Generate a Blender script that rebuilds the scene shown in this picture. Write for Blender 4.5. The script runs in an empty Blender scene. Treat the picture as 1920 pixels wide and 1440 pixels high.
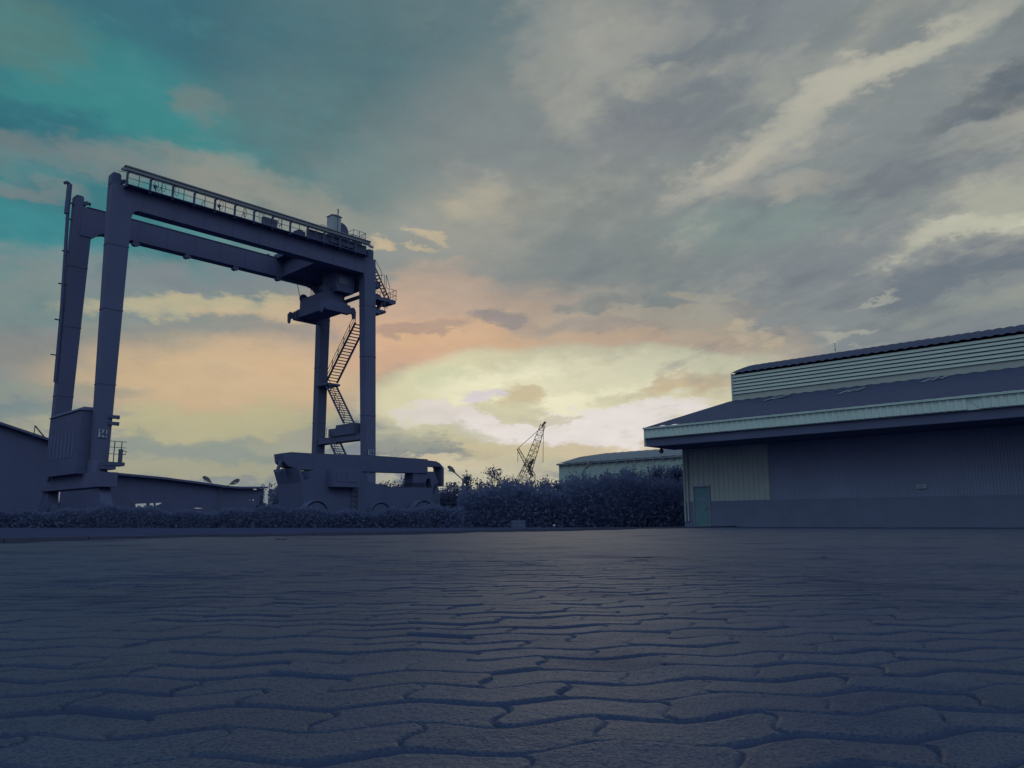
import bpy, math, random
import numpy as np
from mathutils import Vector, Matrix

random.seed(7)
rng = np.random.default_rng(11)
scene = bpy.context.scene
COL = scene.collection
R = math.radians

# ------------------------------------------------------------------ camera
F, HZ, CH = 1450.0, 980.0, 0.22          # focal length in photo pixels (1920 wide), horizon row, eye height
TH = math.atan((HZ - 720) / F)
cam = bpy.data.cameras.new('camera')
cam.sensor_width = 36.0
cam.lens = 36.0 * F / 1920.0
cam.clip_start = 0.05
cam.clip_end = 6000
co = bpy.data.objects.new('camera', cam)
COL.objects.link(co)
co.location = (0, 0, CH)
co.rotation_euler = (math.pi / 2 + TH, 0, 0)
scene.camera = co


def ray(x, y):                            # measured sight line of the photograph, used to take real dimensions off it
    u, v = (x - 960) / F, (720 - y) / F
    return Vector((u, math.cos(TH) - v * math.sin(TH), math.sin(TH) + v * math.cos(TH)))


def at_depth(x, y, d):                    # point at world distance d in front of the camera
    r = ray(x, y)
    return Vector((0, 0, CH)) + r * (d / r.y)


# ------------------------------------------------------------------ materials
def mat(name, color, rough=0.6, metal=0.0, spec=0.3, vary=0.25, scale=3.0, bump=0.0, bscale=40.0):
    m = bpy.data.materials.new(name)
    m.use_nodes = True
    nt = m.node_tree
    b = nt.nodes['Principled BSDF']
    b.inputs['Roughness'].default_value = rough
    b.inputs['Metallic'].default_value = metal
    b.inputs['Specular IOR Level'].default_value = spec
    tc = nt.nodes.new('ShaderNodeTexCoord')
    n = nt.nodes.new('ShaderNodeTexNoise')
    n.inputs['Scale'].default_value = scale
    n.inputs['Detail'].default_value = 6
    nt.links.new(tc.outputs['Object'], n.inputs['Vector'])
    mx = nt.nodes.new('ShaderNodeMix')
    mx.data_type = 'RGBA'
    c = Vector(color)
    mx.inputs['A'].default_value = (*(c * (1 - vary)), 1)
    mx.inputs['B'].default_value = (*(c * (1 + vary)), 1)
    nt.links.new(n.outputs['Fac'], mx.inputs['Factor'])
    nt.links.new(mx.outputs['Result'], b.inputs['Base Color'])
    if bump:
        n2 = nt.nodes.new('ShaderNodeTexNoise')
        n2.inputs['Scale'].default_value = bscale
        n2.inputs['Detail'].default_value = 4
        nt.links.new(tc.outputs['Object'], n2.inputs['Vector'])
        bp = nt.nodes.new('ShaderNodeBump')
        bp.inputs['Strength'].default_value = bump
        bp.inputs['Distance'].default_value = 0.02
        nt.links.new(n2.outputs['Fac'], bp.inputs['Height'])
        nt.links.new(bp.outputs['Normal'], b.inputs['Normal'])
    return m


M = {}
M['crane'] = mat('crane_paint', (0.097, 0.113, 0.214), 0.7, 0, 0.15, 0.14, 0.5)
M['crane_dark'] = mat('crane_dark_paint', (0.084, 0.101, 0.197), 0.7, 0, 0.15, 0.2, 2)
M['steel'] = mat('galvanised_steel', (0.092, 0.109, 0.176), 0.6, 0.2, 0.25, 0.2, 2)
M['festoon'] = mat('festoon_rail_paint', (0.19, 0.21, 0.26), 0.55, 0, 0.3, 0.2, 1)
M['cabinet'] = mat('cabinet_paint', (0.32, 0.37, 0.42), 0.6, 0, 0.25, 0.12, 1)
M['rope'] = mat('steel_rope', (0.09, 0.08, 0.08), 0.6, 0, 0.3, 0.1, 2)
M['white_sign'] = mat('sign_paint', (0.34, 0.40, 0.50), 0.7, 0, 0.2, 0.15, 3)
M['faint_sign'] = mat('worn_lettering_paint', (0.155, 0.185, 0.26), 0.7, 0, 0.2, 0.35, 6)
M['glass'] = mat('dark_glass', (0.09, 0.11, 0.21), 0.25, 0, 0.4, 0.1, 1)
M['tyre'] = mat('tyre_rubber', (0.084, 0.102, 0.197), 0.8, 0, 0.2, 0.2, 4)
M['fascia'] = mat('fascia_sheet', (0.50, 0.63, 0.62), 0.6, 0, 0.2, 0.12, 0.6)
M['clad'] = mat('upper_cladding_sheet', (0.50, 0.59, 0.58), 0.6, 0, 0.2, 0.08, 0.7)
M['band'] = mat('flashing_sheet', (0.38,0.42,0.41), 0.6, 0, 0.2, 0.15, 0.8)
M['roof'] = mat('roof_sheet', (0.055, 0.068, 0.135), 0.75, 0, 0.12, 0.15, 0.7)
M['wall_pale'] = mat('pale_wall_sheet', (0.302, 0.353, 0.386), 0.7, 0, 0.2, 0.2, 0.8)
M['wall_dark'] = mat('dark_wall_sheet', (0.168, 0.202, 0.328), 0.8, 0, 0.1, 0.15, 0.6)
M['plinth'] = mat('plinth_render', (0.122, 0.150, 0.252), 0.9, 0, 0.1, 0.15, 1.2)
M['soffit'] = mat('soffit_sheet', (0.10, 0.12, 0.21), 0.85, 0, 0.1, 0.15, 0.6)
M['door'] = mat('door_paint', (0.101, 0.197, 0.244), 0.6, 0, 0.2, 0.15, 2)
M['skylight'] = mat('translucent_sheet', (0.22, 0.26, 0.33), 0.5, 0, 0.3, 0.45, 5)
M['bg_wall'] = mat('distant_wall_sheet', (0.36, 0.46, 0.46), 0.75, 0, 0.15, 0.08, 0.4)
M['bg_roof'] = mat('distant_roof_sheet', (0.17, 0.20, 0.25), 0.75, 0, 0.12, 0.1, 0.5)
M['shed'] = mat('shed_sheet', (0.105, 0.126, 0.235), 0.85, 0, 0.1, 0.15, 0.5)
M['leaf'] = mat('leaf', (0.133, 0.167, 0.303), 0.9, 0, 0.02, 0.18, 0.5)
M['bark'] = mat('bark', (0.06, 0.065, 0.10), 0.9, 0, 0.1, 0.3, 6)
M['kerb'] = mat('kerb_concrete', (0.074, 0.085, 0.141), 0.95, 0, 0.02, 0.2, 5, 0.3)
M['wall_conc'] = mat('boundary_concrete', (0.12,0.145,0.27), 0.95, 0, 0.05, 0.15, 0.8)
M['asphalt'] = mat('asphalt', (0.056, 0.067, 0.141), 1.0, 0, 0.0, 0.25, 0.5)
M['lamp'] = mat('lamp_metal', (0.12, 0.12, 0.15), 0.5, 0.2, 0.3, 0.1, 2)
M['lens'] = mat('lamp_lens', (0.6, 0.6, 0.58), 0.3, 0, 0.5, 0.1, 2)
M['lattice'] = mat('lattice_steel', (0.12,0.105,0.085), 0.6, 0.1, 0.3, 0.25, 0.8)
M['pale'] = mat('pale_paint', (0.24,0.28,0.36), 0.7, 0, 0.2, 0.35, 3)
M['vehicle'] = mat('vehicle_paint', (0.088, 0.109, 0.210), 0.55, 0, 0.15, 0.1, 1)
M['twig'] = mat('dry_leaf', (0.05, 0.055, 0.08), 0.9, 0, 0.1, 0.3, 20)


def translucent(m, color, fac):            # thin leaves pass some of the light that falls on their back
    nt = m.node_tree
    b = nt.nodes['Principled BSDF']
    o = next(n for n in nt.nodes if n.type == 'OUTPUT_MATERIAL')
    t = nt.nodes.new('ShaderNodeBsdfTranslucent')
    t.inputs['Color'].default_value = (*color, 1)
    x = nt.nodes.new('ShaderNodeMixShader')
    x.inputs['Fac'].default_value = fac
    nt.links.new(b.outputs[0], x.inputs[1])
    nt.links.new(t.outputs[0], x.inputs[2])
    nt.links.new(x.outputs[0], o.inputs['Surface'])


translucent(M['leaf'], (0.14, 0.18, 0.34), .5)


# ------------------------------------------------------------------ mesh building
class MB:
    def __init__(s):
        s.v, s.f = [], []

    def add(s, vs, fs):
        o = len(s.v)
        s.v += [tuple(p) for p in vs]
        s.f += [tuple(i + o for i in q) for q in fs]

    def box(s, a, b):                      # axis-aligned from corner a to corner b
        (x0, y0, z0), (x1, y1, z1) = a, b
        s.add([(x0, y0, z0), (x1, y0, z0), (x1, y1, z0), (x0, y1, z0), (x0, y0, z1), (x1, y0, z1), (x1, y1, z1), (x0, y1, z1)],
              [(0, 3, 2, 1), (4, 5, 6, 7), (0, 1, 5, 4), (1, 2, 6, 5), (2, 3, 7, 6), (3, 0, 4, 7)])

    def hexa(s, lo, hi):                   # two quads (same winding) joined
        s.add(list(lo) + list(hi), [(0, 3, 2, 1), (4, 5, 6, 7), (0, 1, 5, 4), (1, 2, 6, 5), (2, 3, 7, 6), (3, 0, 4, 7)])

    def beam(s, p, q, w, h=None, up=(0, 0, 1)):
        h = h or w
        p, q = Vector(p), Vector(q)
        d = (q - p).normalized()
        up = Vector(up)
        if abs(d.dot(up)) > 0.97:
            up = Vector((1, 0, 0))
        a = d.cross(up).normalized() * (w / 2)
        b = a.cross(d).normalized() * (h / 2)
        s.hexa([p - a - b, p + a - b, p + a + b, p - a + b], [q - a - b, q + a - b, q + a + b, q - a + b])

    def tube(s, pts, r, n=6, r2=None, caps=True):
        pts = [Vector(p) for p in pts]
        k = len(pts)
        o = len(s.v)
        prev = None
        for i, p in enumerate(pts):
            d = (pts[min(i + 1, k - 1)] - pts[max(i - 1, 0)]).normalized()
            ref = Vector((0, 0, 1)) if abs(d.z) < 0.95 else Vector((1, 0, 0))
            a = d.cross(ref).normalized()
            if prev is not None and a.dot(prev) < 0:
                a = -a
            prev = a
            b = d.cross(a).normalized()
            rr = r if r2 is None else r + (r2 - r) * i / (k - 1)
            for j in range(n):
                t = 2 * math.pi * j / n
                s.v.append(tuple(p + a * (math.cos(t) * rr) + b * (math.sin(t) * rr)))
        for i in range(k - 1):
            for j in range(n):
                s.f.append((o + i * n + j, o + i * n + (j + 1) % n, o + (i + 1) * n + (j + 1) % n, o + (i + 1) * n + j))
        if caps:
            s.f.append(tuple(o + j for j in range(n))[::-1])
            s.f.append(tuple(o + (k - 1) * n + j for j in range(n)))

    def cyl(s, c, axis, r, l, n=20):
        c, a = Vector(c), Vector(axis).normalized() * (l / 2)
        s.tube([c - a, c + a], r, n)

    def prism(s, poly, fn, t0, t1):        # 2-D outline through fn(a, b, t) between t0 and t1
        n = len(poly)
        s.add([fn(a, b, t0) for a, b in poly] + [fn(a, b, t1) for a, b in poly],
              [tuple(range(n))[::-1], tuple(range(n, 2 * n))] + [(i, (i + 1) % n, (i + 1) % n + n, i + n) for i in range(n)])

    def build(s, name, m, parent=None, smooth=False):
        me = bpy.data.meshes.new(name)
        me.from_pydata(s.v, [], s.f)
        me.validate()
        import bmesh
        bm = bmesh.new()
        bm.from_mesh(me)
        bmesh.ops.recalc_face_normals(bm, faces=bm.faces)
        bm.to_mesh(me)
        bm.free()
        me.materials.append(M[m] if isinstance(m, str) else m)
        if smooth:
            for p in me.polygons:
                p.use_smooth = True
        o = bpy.data.objects.new(name, me)
        COL.objects.link(o)
        if parent:
            o.parent = parent
        return o


XZ = lambda a, b, t: (a, t, b)
YZ = lambda a, b, t: (t, a, b)
XY = lambda a, b, t: (a, b, t)


def tag(o, label=None, cat=None, group=None, kind=None):
    for k, v in (('label', label), ('category', cat), ('group', group), ('kind', kind)):
        if v:
            o[k] = v
    return o


def empty(name, loc, rz, label, cat, group=None):
    o = bpy.data.objects.new(name, None)
    COL.objects.link(o)
    o.location = loc
    o.rotation_euler = (0, 0, rz)
    return tag(o, label, cat, group)


# text as low-poly strokes: a plate with digits cut from small bars
def bars(mb, segs, fn, w, t0, t1):
    for (a0, b0, a1, b1) in segs:
        d = Vector((a1 - a0, b1 - b0))
        n = Vector((-d.y, d.x)).normalized() * (w / 2)
        e = d.normalized() * (w / 2)
        q = [(a0 - e.x + n.x, b0 - e.y + n.y), (a1 + e.x + n.x, b1 + e.y + n.y), (a1 + e.x - n.x, b1 + e.y - n.y), (a0 - e.x - n.x, b0 - e.y - n.y)]
        mb.prism(q, fn, t0, t1)


SEG14 = [(0.18, 0.80, 0.32, 0.92), (0.32, 0.10, 0.32, 0.90), (0.78, 0.10, 0.78, 0.90), (0.50, 0.38, 0.92, 0.38), (0.50, 0.38, 0.74, 0.90)]

# ------------------------------------------------------------------ directions of the yard (crane span and warehouse share them)
ANG = R(45.96)
S = Vector((math.cos(ANG), math.sin(ANG), 0))     # across the crane runway, away to the right
W = Vector((-math.sin(ANG), math.cos(ANG), 0))    # along the runway, away to the left


class Frame:
    def __init__(s, org):
        s.o = Vector(org)

    def loc(s, p):
        q = Vector(p) - s.o
        return q.dot(S), q.dot(W), q.z

    def on_w(s, x, y, w):                  # sight line meets local plane y = w  -> (local x, z)
        c = s.loc((0, 0, CH))
        r = ray(x, y)
        t = (w - c[1]) / r.dot(W)
        return c[0] + r.dot(S) * t, c[2] + r.z * t

    def on_s(s, x, y, k):                  # local plane x = k -> (local y, z)
        c = s.loc((0, 0, CH))
        r = ray(x, y)
        t = (k - c[0]) / r.dot(S)
        return c[1] + r.dot(W) * t, c[2] + r.z * t


# ================================================================== SETTING
EP = Vector((-5.2, 9.7))                   # a point of the paving's left edge and its direction
ED = Vector((19.0, 35.9)).normalized()
EN = Vector((-ED.y, ED.x))                 # towards the dark yard


def side(x, y):
    return (x - EP.x) * EN.x + (y - EP.y) * EN.y


def noise2(x, y, seed=0):                  # smooth value noise
    xi, yi = np.floor(x).astype(np.int64), np.floor(y).astype(np.int64)
    xf, yf = x - xi, y - yi
    xf, yf = xf * xf * (3 - 2 * xf), yf * yf * (3 - 2 * yf)

    def h(i, j):
        n = (i * 374761393 + j * 668265263 + seed * 982451653) & 0xffffffff
        n = ((n ^ (n >> 13)) * 1274126177) & 0xffffffff
        return ((n ^ (n >> 16)) & 0xffff) / 65535.0
    return (h(xi, yi) * (1 - xf) + h(xi + 1, yi) * xf) * (1 - yf) + (h(xi, yi + 1) * (1 - xf) + h(xi + 1, yi + 1) * xf) * yf - 0.5


BL, BW = 0.20, 0.10


def make_paving():
    az = np.concatenate([np.linspace(-110, -40, 60, endpoint=False), np.linspace(-40, 40, 620, endpoint=False), np.linspace(40, 110, 61)])
    az = np.radians(az)
    r = np.exp(np.concatenate([np.linspace(math.log(.12), math.log(.5), 30, endpoint=False), np.linspace(math.log(.5), math.log(9), 1000, endpoint=False), np.linspace(math.log(9), math.log(75), 180)]))
    RR, AA = np.meshgrid(r, az, indexing='ij')
    X, Y = RR * np.sin(AA), RR * np.cos(AA)
    a0 = R(7)
    a, b = X * math.cos(a0) + Y * math.sin(a0), -X * math.sin(a0) + Y * math.cos(a0)
    a = a + 0.010 * noise2(a * 3, b * 3, 5)
    b = b + 0.014 * noise2(a * 2.2, b * 2.2, 6) + 0.005 * noise2(a * 9, b * 9, 8)
    ph = a / BL
    tri = 2 * np.abs(2 * (ph - np.floor(ph + 0.5))) - 1
    tri = np.sin(tri * math.pi / 2) * 0.7 + tri * 0.3
    bb = b + 0.017 * tri
    row = np.floor(bb / BW).astype(np.int64)
    fb = bb / BW - row
    aa = a + BL / 2 * (row % 2) + 0.012 * np.sin(fb * 2 * math.pi)
    col = np.floor(aa / BL).astype(np.int64)
    fa = aa / BL - col

    def hs(k):
        n = (row * 73856093 + col * 19349663 + k * 83492791) & 0xffffffff
        n = ((n ^ (n >> 13)) * 1274126177) & 0xffffffff
        return ((n ^ (n >> 16)) & 0xffff) / 65535.0
    db = np.minimum(fb, 1 - fb) * BW
    da = np.minimum(fa, 1 - fa) * BL
    d = np.minimum(da + 0.0045, db) + 0.004 * noise2(a * 40, b * 40, 3)
    jw = 0.0012 + 0.0075 * (noise2(a * 5, b * 5, 9) + 0.25).clip(0)
    joint = 1 - np.clip((d - jw) / 0.006, 0, 1)
    joint = joint * joint * (3 - 2 * joint)
    near = np.clip((10.0 - RR) / 6.0, 0, 1)
    tilt = (hs(2) - .5) * (fa - .5) * 0.005 + (hs(3) - .5) * (fb - .5) * 0.007
    blk = (hs(1) - .5) * 0.004 + tilt
    dome = -0.0012 * np.clip(1 - d / 0.016, 0, 1) ** 2
    und = 0.017 * noise2(X * .9, Y * .9, 21) + 0.022 * noise2(X * .27, Y * .27, 22) + 0.009 * noise2(X * 2.3, Y * 2.3, 24) + 0.03 * noise2(X * .09, Y * .09, 23)
    grit = 0.0006 * noise2(X * 170, Y * 170, 31) + 0.0007 * noise2(X * 75, Y * 75, 32)
    und *= np.clip((RR - 0.3) / 2.0, 0.15, 1)
    Z = near * (blk + dome - joint * 0.0032) + und + grit * np.clip((5 - RR) / 3, 0, 1)
    Z -= Z.mean() * 0
    nr, na = X.shape
    me = bpy.data.meshes.new('paving')
    co_ = np.stack([X, Y, Z], -1).reshape(-1, 3).astype(np.float32)
    idx = np.arange(nr * na).reshape(nr, na)
    q = np.stack([idx[:-1, :-1], idx[1:, :-1], idx[1:, 1:], idx[:-1, 1:]], -1).reshape(-1, 4)
    keep = (side(X, Y) < 0.04).reshape(-1)[q].any(1)
    # outside the warehouse
    P0 = WH_ORG
    sl = ((X - P0.x) * S.x + (Y - P0.y) * S.y < 3.3).reshape(-1)[q].any(1)
    q = q[keep & sl][:, ::-1]
    me.vertices.add(len(co_))
    me.vertices.foreach_set('co', co_.ravel())
    me.loops.add(q.size)
    me.loops.foreach_set('vertex_index', q.ravel().astype(np.int32))
    me.polygons.add(len(q))
    me.polygons.foreach_set('loop_start', np.arange(0, q.size, 4, dtype=np.int32))
    me.polygons.foreach_set('loop_total', np.full(len(q), 4, np.int32))
    at = me.attributes.new('joint_dirt', 'FLOAT', 'POINT')
    at.data.foreach_set('value', (joint * near).ravel().astype(np.float32))
    at = me.attributes.new('block_tone', 'FLOAT', 'POINT')
    at.data.foreach_set('value', (hs(7) * near + 0.5 * (1 - near)).ravel().astype(np.float32))
    me.update(calc_edges=True)
    me.validate()
    me.polygons.foreach_set('use_smooth', np.ones(len(me.polygons), bool))
    m = bpy.data.materials.new('concrete_block_paving')
    m.use_nodes = True
    nt = m.node_tree
    N = nt.nodes.new
    L = nt.links.new
    b_ = nt.nodes['Principled BSDF']
    geo = N('ShaderNodeNewGeometry')
    n1 = N('ShaderNodeTexNoise'); n1.inputs['Scale'].default_value = 260; n1.inputs['Detail'].default_value = 3
    n2 = N('ShaderNodeTexNoise'); n2.inputs['Scale'].default_value = 0.6; n2.inputs['Detail'].default_value = 5
    n3 = N('ShaderNodeTexNoise'); n3.inputs['Scale'].default_value = 210; n3.inputs['Detail'].default_value = 4
    for n in (n1, n2, n3):
        L(geo.outputs['Position'], n.inputs['Vector'])
    j = N('ShaderNodeAttribute'); j.attribute_name = 'joint_dirt'
    t = N('ShaderNodeAttribute'); t.attribute_name = 'block_tone'
    r1 = N('ShaderNodeValToRGB')
    r1.color_ramp.elements[0].position = 0.30; r1.color_ramp.elements[0].color = (*PAVE_LO, 1)
    r1.color_ramp.elements[1].position = 0.72; r1.color_ramp.elements[1].color = (*PAVE_HI, 1)
    L(n1.outputs['Fac'], r1.inputs['Fac'])
    mr = N('ShaderNodeMapRange'); mr.inputs['To Min'].default_value = 0.72; mr.inputs['To Max'].default_value = 1.25
    L(n2.outputs['Fac'], mr.inputs['Value'])
    mr2 = N('ShaderNodeMapRange'); mr2.inputs['To Min'].default_value = 0.93; mr2.inputs['To Max'].default_value = 1.07
    L(t.outputs['Fac'], mr2.inputs['Value'])
    mm = N('ShaderNodeMath'); mm.operation = 'MULTIPLY'
    L(mr.outputs[0], mm.inputs[0]); L(mr2.outputs[0], mm.inputs[1])
    vm = N('ShaderNodeVectorMath'); vm.operation = 'SCALE'
    L(r1.outputs['Color'], vm.inputs[0]); L(mm.outputs[0], vm.inputs['Scale'])
    mx = N('ShaderNodeMix'); mx.data_type = 'RGBA'
    mx.inputs['B'].default_value = (0.040, 0.057, 0.115, 1)
    L(j.outputs['Fac'], mx.inputs['Factor']); L(vm.outputs[0], mx.inputs['A'])
    L(mx.outputs['Result'], b_.inputs['Base Color'])
    b_.inputs['Roughness'].default_value = PAVE_ROUGH
    sp = N('ShaderNodeMapRange'); sp.inputs['From Min'].default_value = .35; sp.inputs['From Max'].default_value = .68
    sp.inputs['To Min'].default_value = PAVE_SPEC * .35; sp.inputs['To Max'].default_value = PAVE_SPEC * 1.7
    L(n1.outputs['Fac'], sp.inputs['Value'])
    iv = N('ShaderNodeMath'); iv.operation = 'SUBTRACT'; iv.inputs[0].default_value = 1.0; iv.use_clamp = True
    L(j.outputs['Fac'], iv.inputs[1])
    st = N('ShaderNodeTexNoise'); st.inputs['Scale'].default_value = 1.1; st.inputs['Detail'].default_value = 8; st.inputs['Roughness'].default_value = .68
    L(geo.outputs['Position'], st.inputs['Vector'])
    sr = N('ShaderNodeMapRange'); sr.inputs['From Min'].default_value = .60; sr.inputs['From Max'].default_value = .50
    sr.inputs['To Min'].default_value = .25; sr.inputs['To Max'].default_value = 1.0
    L(st.outputs['Fac'], sr.inputs['Value'])
    ss = N('ShaderNodeMath'); ss.operation = 'MULTIPLY'
    L(sp.outputs[0], ss.inputs[0]); L(sr.outputs[0], ss.inputs[1])
    sm = N('ShaderNodeMath'); sm.operation = 'MULTIPLY'
    L(ss.outputs[0], sm.inputs[0]); L(iv.outputs[0], sm.inputs[1])
    L(sm.outputs[0], b_.inputs['Specular IOR Level'])
    b_.inputs['Specular Tint'].default_value = (0.90, 1.0, 0.92, 1)
    bp = N('ShaderNodeBump'); bp.inputs['Strength'].default_value = 0.4; bp.inputs['Distance'].default_value = 0.003
    L(n3.outputs['Fac'], bp.inputs['Height'])
    L(bp.outputs['Normal'], b_.inputs['Normal'])
    me.materials.append(m)
    o = bpy.data.objects.new('paving', me)
    COL.objects.link(o)
    o['kind'] = 'structure'
    return o


PAVE_LO, PAVE_HI = (0.021, 0.036, 0.098), (0.042, 0.063, 0.125)
PAVE_ROUGH, PAVE_SPEC = 0.66, 0.44
WH_ORG = at_depth(1208, 803, 42.87)
WH_ORG.z = 0
make_paving()

g = MB()
g.add([(-3000, -3000, -0.06), (3000, -3000, -0.06), (3000, 3000, -0.06), (-3000, 3000, -0.06)], [(0, 1, 2, 3)])
tag(g.build('asphalt_yard', 'asphalt'), kind='structure')
g = MB()
k0, k1 = EP - ED * 14.0, EP + ED * 37.5
for i in range(52):                         # kerb laid in one-metre stones, a few millimetres out of line
    p, q = k0 + ED * i, k0 + ED * (i + 0.985)
    dz = random.uniform(-.006, .006)
    sh = EN * random.uniform(-.004, .004)
    pts = [(p + sh), (q + sh), (q + sh + EN * .16), (p + sh + EN * .16)]
    g.hexa([(*c, -0.08) for c in pts], [(*c, 0.055 + dz) for c in pts])
tag(g.build('kerb', 'kerb'), kind='structure')

# ================================================================== GANTRY CRANE
AL = Vector((-28.404, 52.177, 0)); AR = Vector((-13.25, 67.85, 0))
CO = (AL + AR) / 2
CF = Frame(CO)
crane = empty('gantry_crane', CO, ANG, 'huge dark rubber tyred container gantry crane with two girders standing in the yard', 'crane')
HB = 10.9                                   # half span


def leg(x_top, x_bot, w_top, w_bot, sx_t, sx_b, sy_t, sy_b, zt, zb):
    m = MB()
    q = lambda x, w, a, b, z: [(x - a, w - b, z), (x + a, w - b, z), (x + a, w + b, z), (x - a, w + b, z)]
    m.hexa(q(x_bot, w_bot, sx_b / 2, sy_b / 2, zb), q(x_top, w_top, sx_t / 2, sy_t / 2, zt))
    for z in (9.5, 14.8, 19.5):             # bolted flange joints, a little proud
        k = (z - zb) / (zt - zb)
        x, w = x_bot + (x_top - x_bot) * k, w_bot + (w_top - w_bot) * k
        a, b = (sx_b + (sx_t - sx_b) * k) / 2 + .03, (sy_b + (sy_t - sy_b) * k) / 2 + .03
        m.box((x - a, w - b, z), (x + a, w + b, z + .07))
    return m.build('leg', 'crane', crane)


leg(-10.60, -10.50, 0, -.5, 1.50, 0.90, .9, .8, 24.0, 3.3)
leg(-10.98, -10.85, 7, 7.5, 1.34, 1.05, .9, .8, 24.34, 3.3)
leg(10.86, 11.42, 0, -.5, 1.22, 1.02, .9, .8, 24.0, 3.3)
leg(10.80, 11.30, 7, 7.5, 1.05, 0.88, .9, .8, 24.34, 3.3)

for w in (0.0, 7.0):                        # two box girders with knees
    m = MB()
    zt, zb = (24.02, 22.44) if w == 0 else (24.36, 22.62)
    xl, xr = -10.9 - .03 * w, 11.15
    kl = -9.86 if w == 0 else -10.25
    poly = [(xl, zb - .6), (kl, zb - .6), (kl + (.14 if w == 0 else .55), zb - .13), (kl + .4 if w == 0 else kl + .95, zb)]
    if w == 0:
        poly += [(10.2, zb), (10.3, zb - .4)]
    else:
        poly += [(9.1, zb), (9.55, zb - .1), (9.95, zb - .35), (10.2, zb - .75), (10.28, zb - 1.1)]
    poly += [(xr, zb - .7), (xr, zt), (xl, zt)]
    m.prism(poly, XZ, w - .46, w + .46)
    for x in np.arange(-9.2, 10, 2.3):      # stiffener plates along the box
        m.box((x, w - .485, zb + .02), (x + .05, w - .455, zt - .02))
    m.box((xl + .3, w - .52, zt), (xr - .2, w + .52, zt + .05))     # top flange
    m.box((-9.3, w - .10, zt + .05), (10.6, w + .02, zt + .17))     # trolley rail
    m.build('girder', 'crane', crane)
    for x in (-7.1, -2.9, 1.4, 5.6):        # small floodlights under the far girder
        if w > 1:
            f_ = MB()
            f_.box((x - .06, w - .45, zb - .08), (x + .30, w - .1, zb))
            f_.prism([(x - .15, zb - .3), (x + .08, zb - .4), (x + .42, zb - .27), (x + .38, zb - .08), (x - .1, zb - .08)], XZ, w - .45, w - .08)
            f_.build('floodlight', 'crane_dark', crane)

# lugs and bumpers on the leg heads
for (x, w, z) in ((-11.05, 0, 24.02), (-11.35, 7, 24.36), (10.98, 0, 24.02), (10.9, 7, 24.36)):
    m = MB()
    m.prism([(x - .33, z), (x + .30, z), (x + .30, z + .72), (x + .18, z + .86), (x - .22, z + .86), (x - .33, z + .74)], XZ, w - .35, w + .35)
    sg = 1 if x < 0 else -1
    xb = x + sg * .32
    m.cyl((xb + sg * .25, w, z + .50), (1, 0, 0), .10, .55, 10)
    m.cyl((xb + sg * .30, w, z + .50), (1, 0, 0), .17, .10, 10)
    m.cyl((xb + sg * .52, w, z + .48), (1, 0, 0), .15, .07, 10)
    m.box((xb - .05, w - .2, z + .24), (xb + .24, w + .2, z + .40))
    m.build('end_stop', 'crane_dark', crane)

# festoon rail with its posts, and the walkway railing beneath it
m = MB()
WF = -1.0
m.box((-10.75, WF - .12, 24.98), (10.35, WF + .16, 25.22))
m.box((-10.82, WF - .2, 25.22), (10.4, WF + .22, 25.30))
m.box((-11.0, WF - .1, 24.92), (-10.7, WF + .1, 25.06))
m.box((10.35, WF - .08, 24.8), (10.75, WF + .08, 24.95))
m.build('festoon_rail', 'festoon', crane)
fx = np.arange(-10.55, 10.4, 1.62)
for i, x in enumerate(fx):
    m = MB()
    m.beam((x, WF + .05, 23.8), (x, WF + .05, 24.86), .13, .13)
    m.beam((x, WF + .05, 24.80), (x + .16, WF + .05, 24.98), .13, .12)
    m.beam((x, WF + .05, 23.88), (x, -.4, 23.88), .10, .12)
    m.build('festoon_post', 'crane_dark', crane)
m = MB()
m.box((-10.6, -1.12, 23.93), (10.3, -.48, 23.985))
m.build('walkway', 'crane_dark', crane)
m = MB()
for z in (24.42, 24.82):
    m.tube([(-10.6, -1.12, z), (10.4, -1.12, z)], .022, 5)
m.tube([(-11.0, -.5, 24.98), (-10.6, -1.12, 24.82)], .02, 5)
for i in range(26):
    x = -10.6 + i * .81
    if i % 2 == 1 or i in (0, 25):
        m.tube([(x, -1.12, 23.95), (x, -1.12, 24.83)], .028, 5)
m.build('handrail', 'steel', crane)
# hanging cable loops and small fittings along the rail
for i, x in enumerate(fx[:-3]):
    if i in (1, 2, 4, 5, 6, 7):
        for dx in (.42, .95) if i in (1,) else (random.uniform(.3, .9),):
            m = MB()
            hgt = random.uniform(.6, .8)
            m.tube([(x + dx + math.cos(t) * .15, WF + .1, 24.92 - hgt / 2 + math.sin(t) * hgt / 2) for t in np.linspace(1.2, 7.2, 16)], .02, 5)
            m.build('cable_loop', 'crane_dark', crane)
        if i in (1, 4, 7):
            m = MB()
            m.cyl((x + .36, WF + .1, 24.45), (0, 1, 0), .13, .14, 10)
            m.beam((x + .36, WF + .1, 24.45), (x + .46, WF + .1, 23.95), .05)
            m.build('rail_lamp', 'crane_dark', crane)
    if i > 0 and i % 2:
        m = MB()
        m.tube([(x + .55, WF, 23.95), (x + .62, WF, 24.3), (x + .72, WF, 24.3), (x + .74, WF, 24.45)], .025, 5)
        m.build('cable_bracket', 'crane_dark', crane)
m = MB()
m.box((0.05, -.95, 24.05), (1.25, -.52, 24.64))
m.box((0.0, -.98, 24.64), (1.3, -.5, 24.68))
m.build('junction_box', 'steel', crane)

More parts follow.
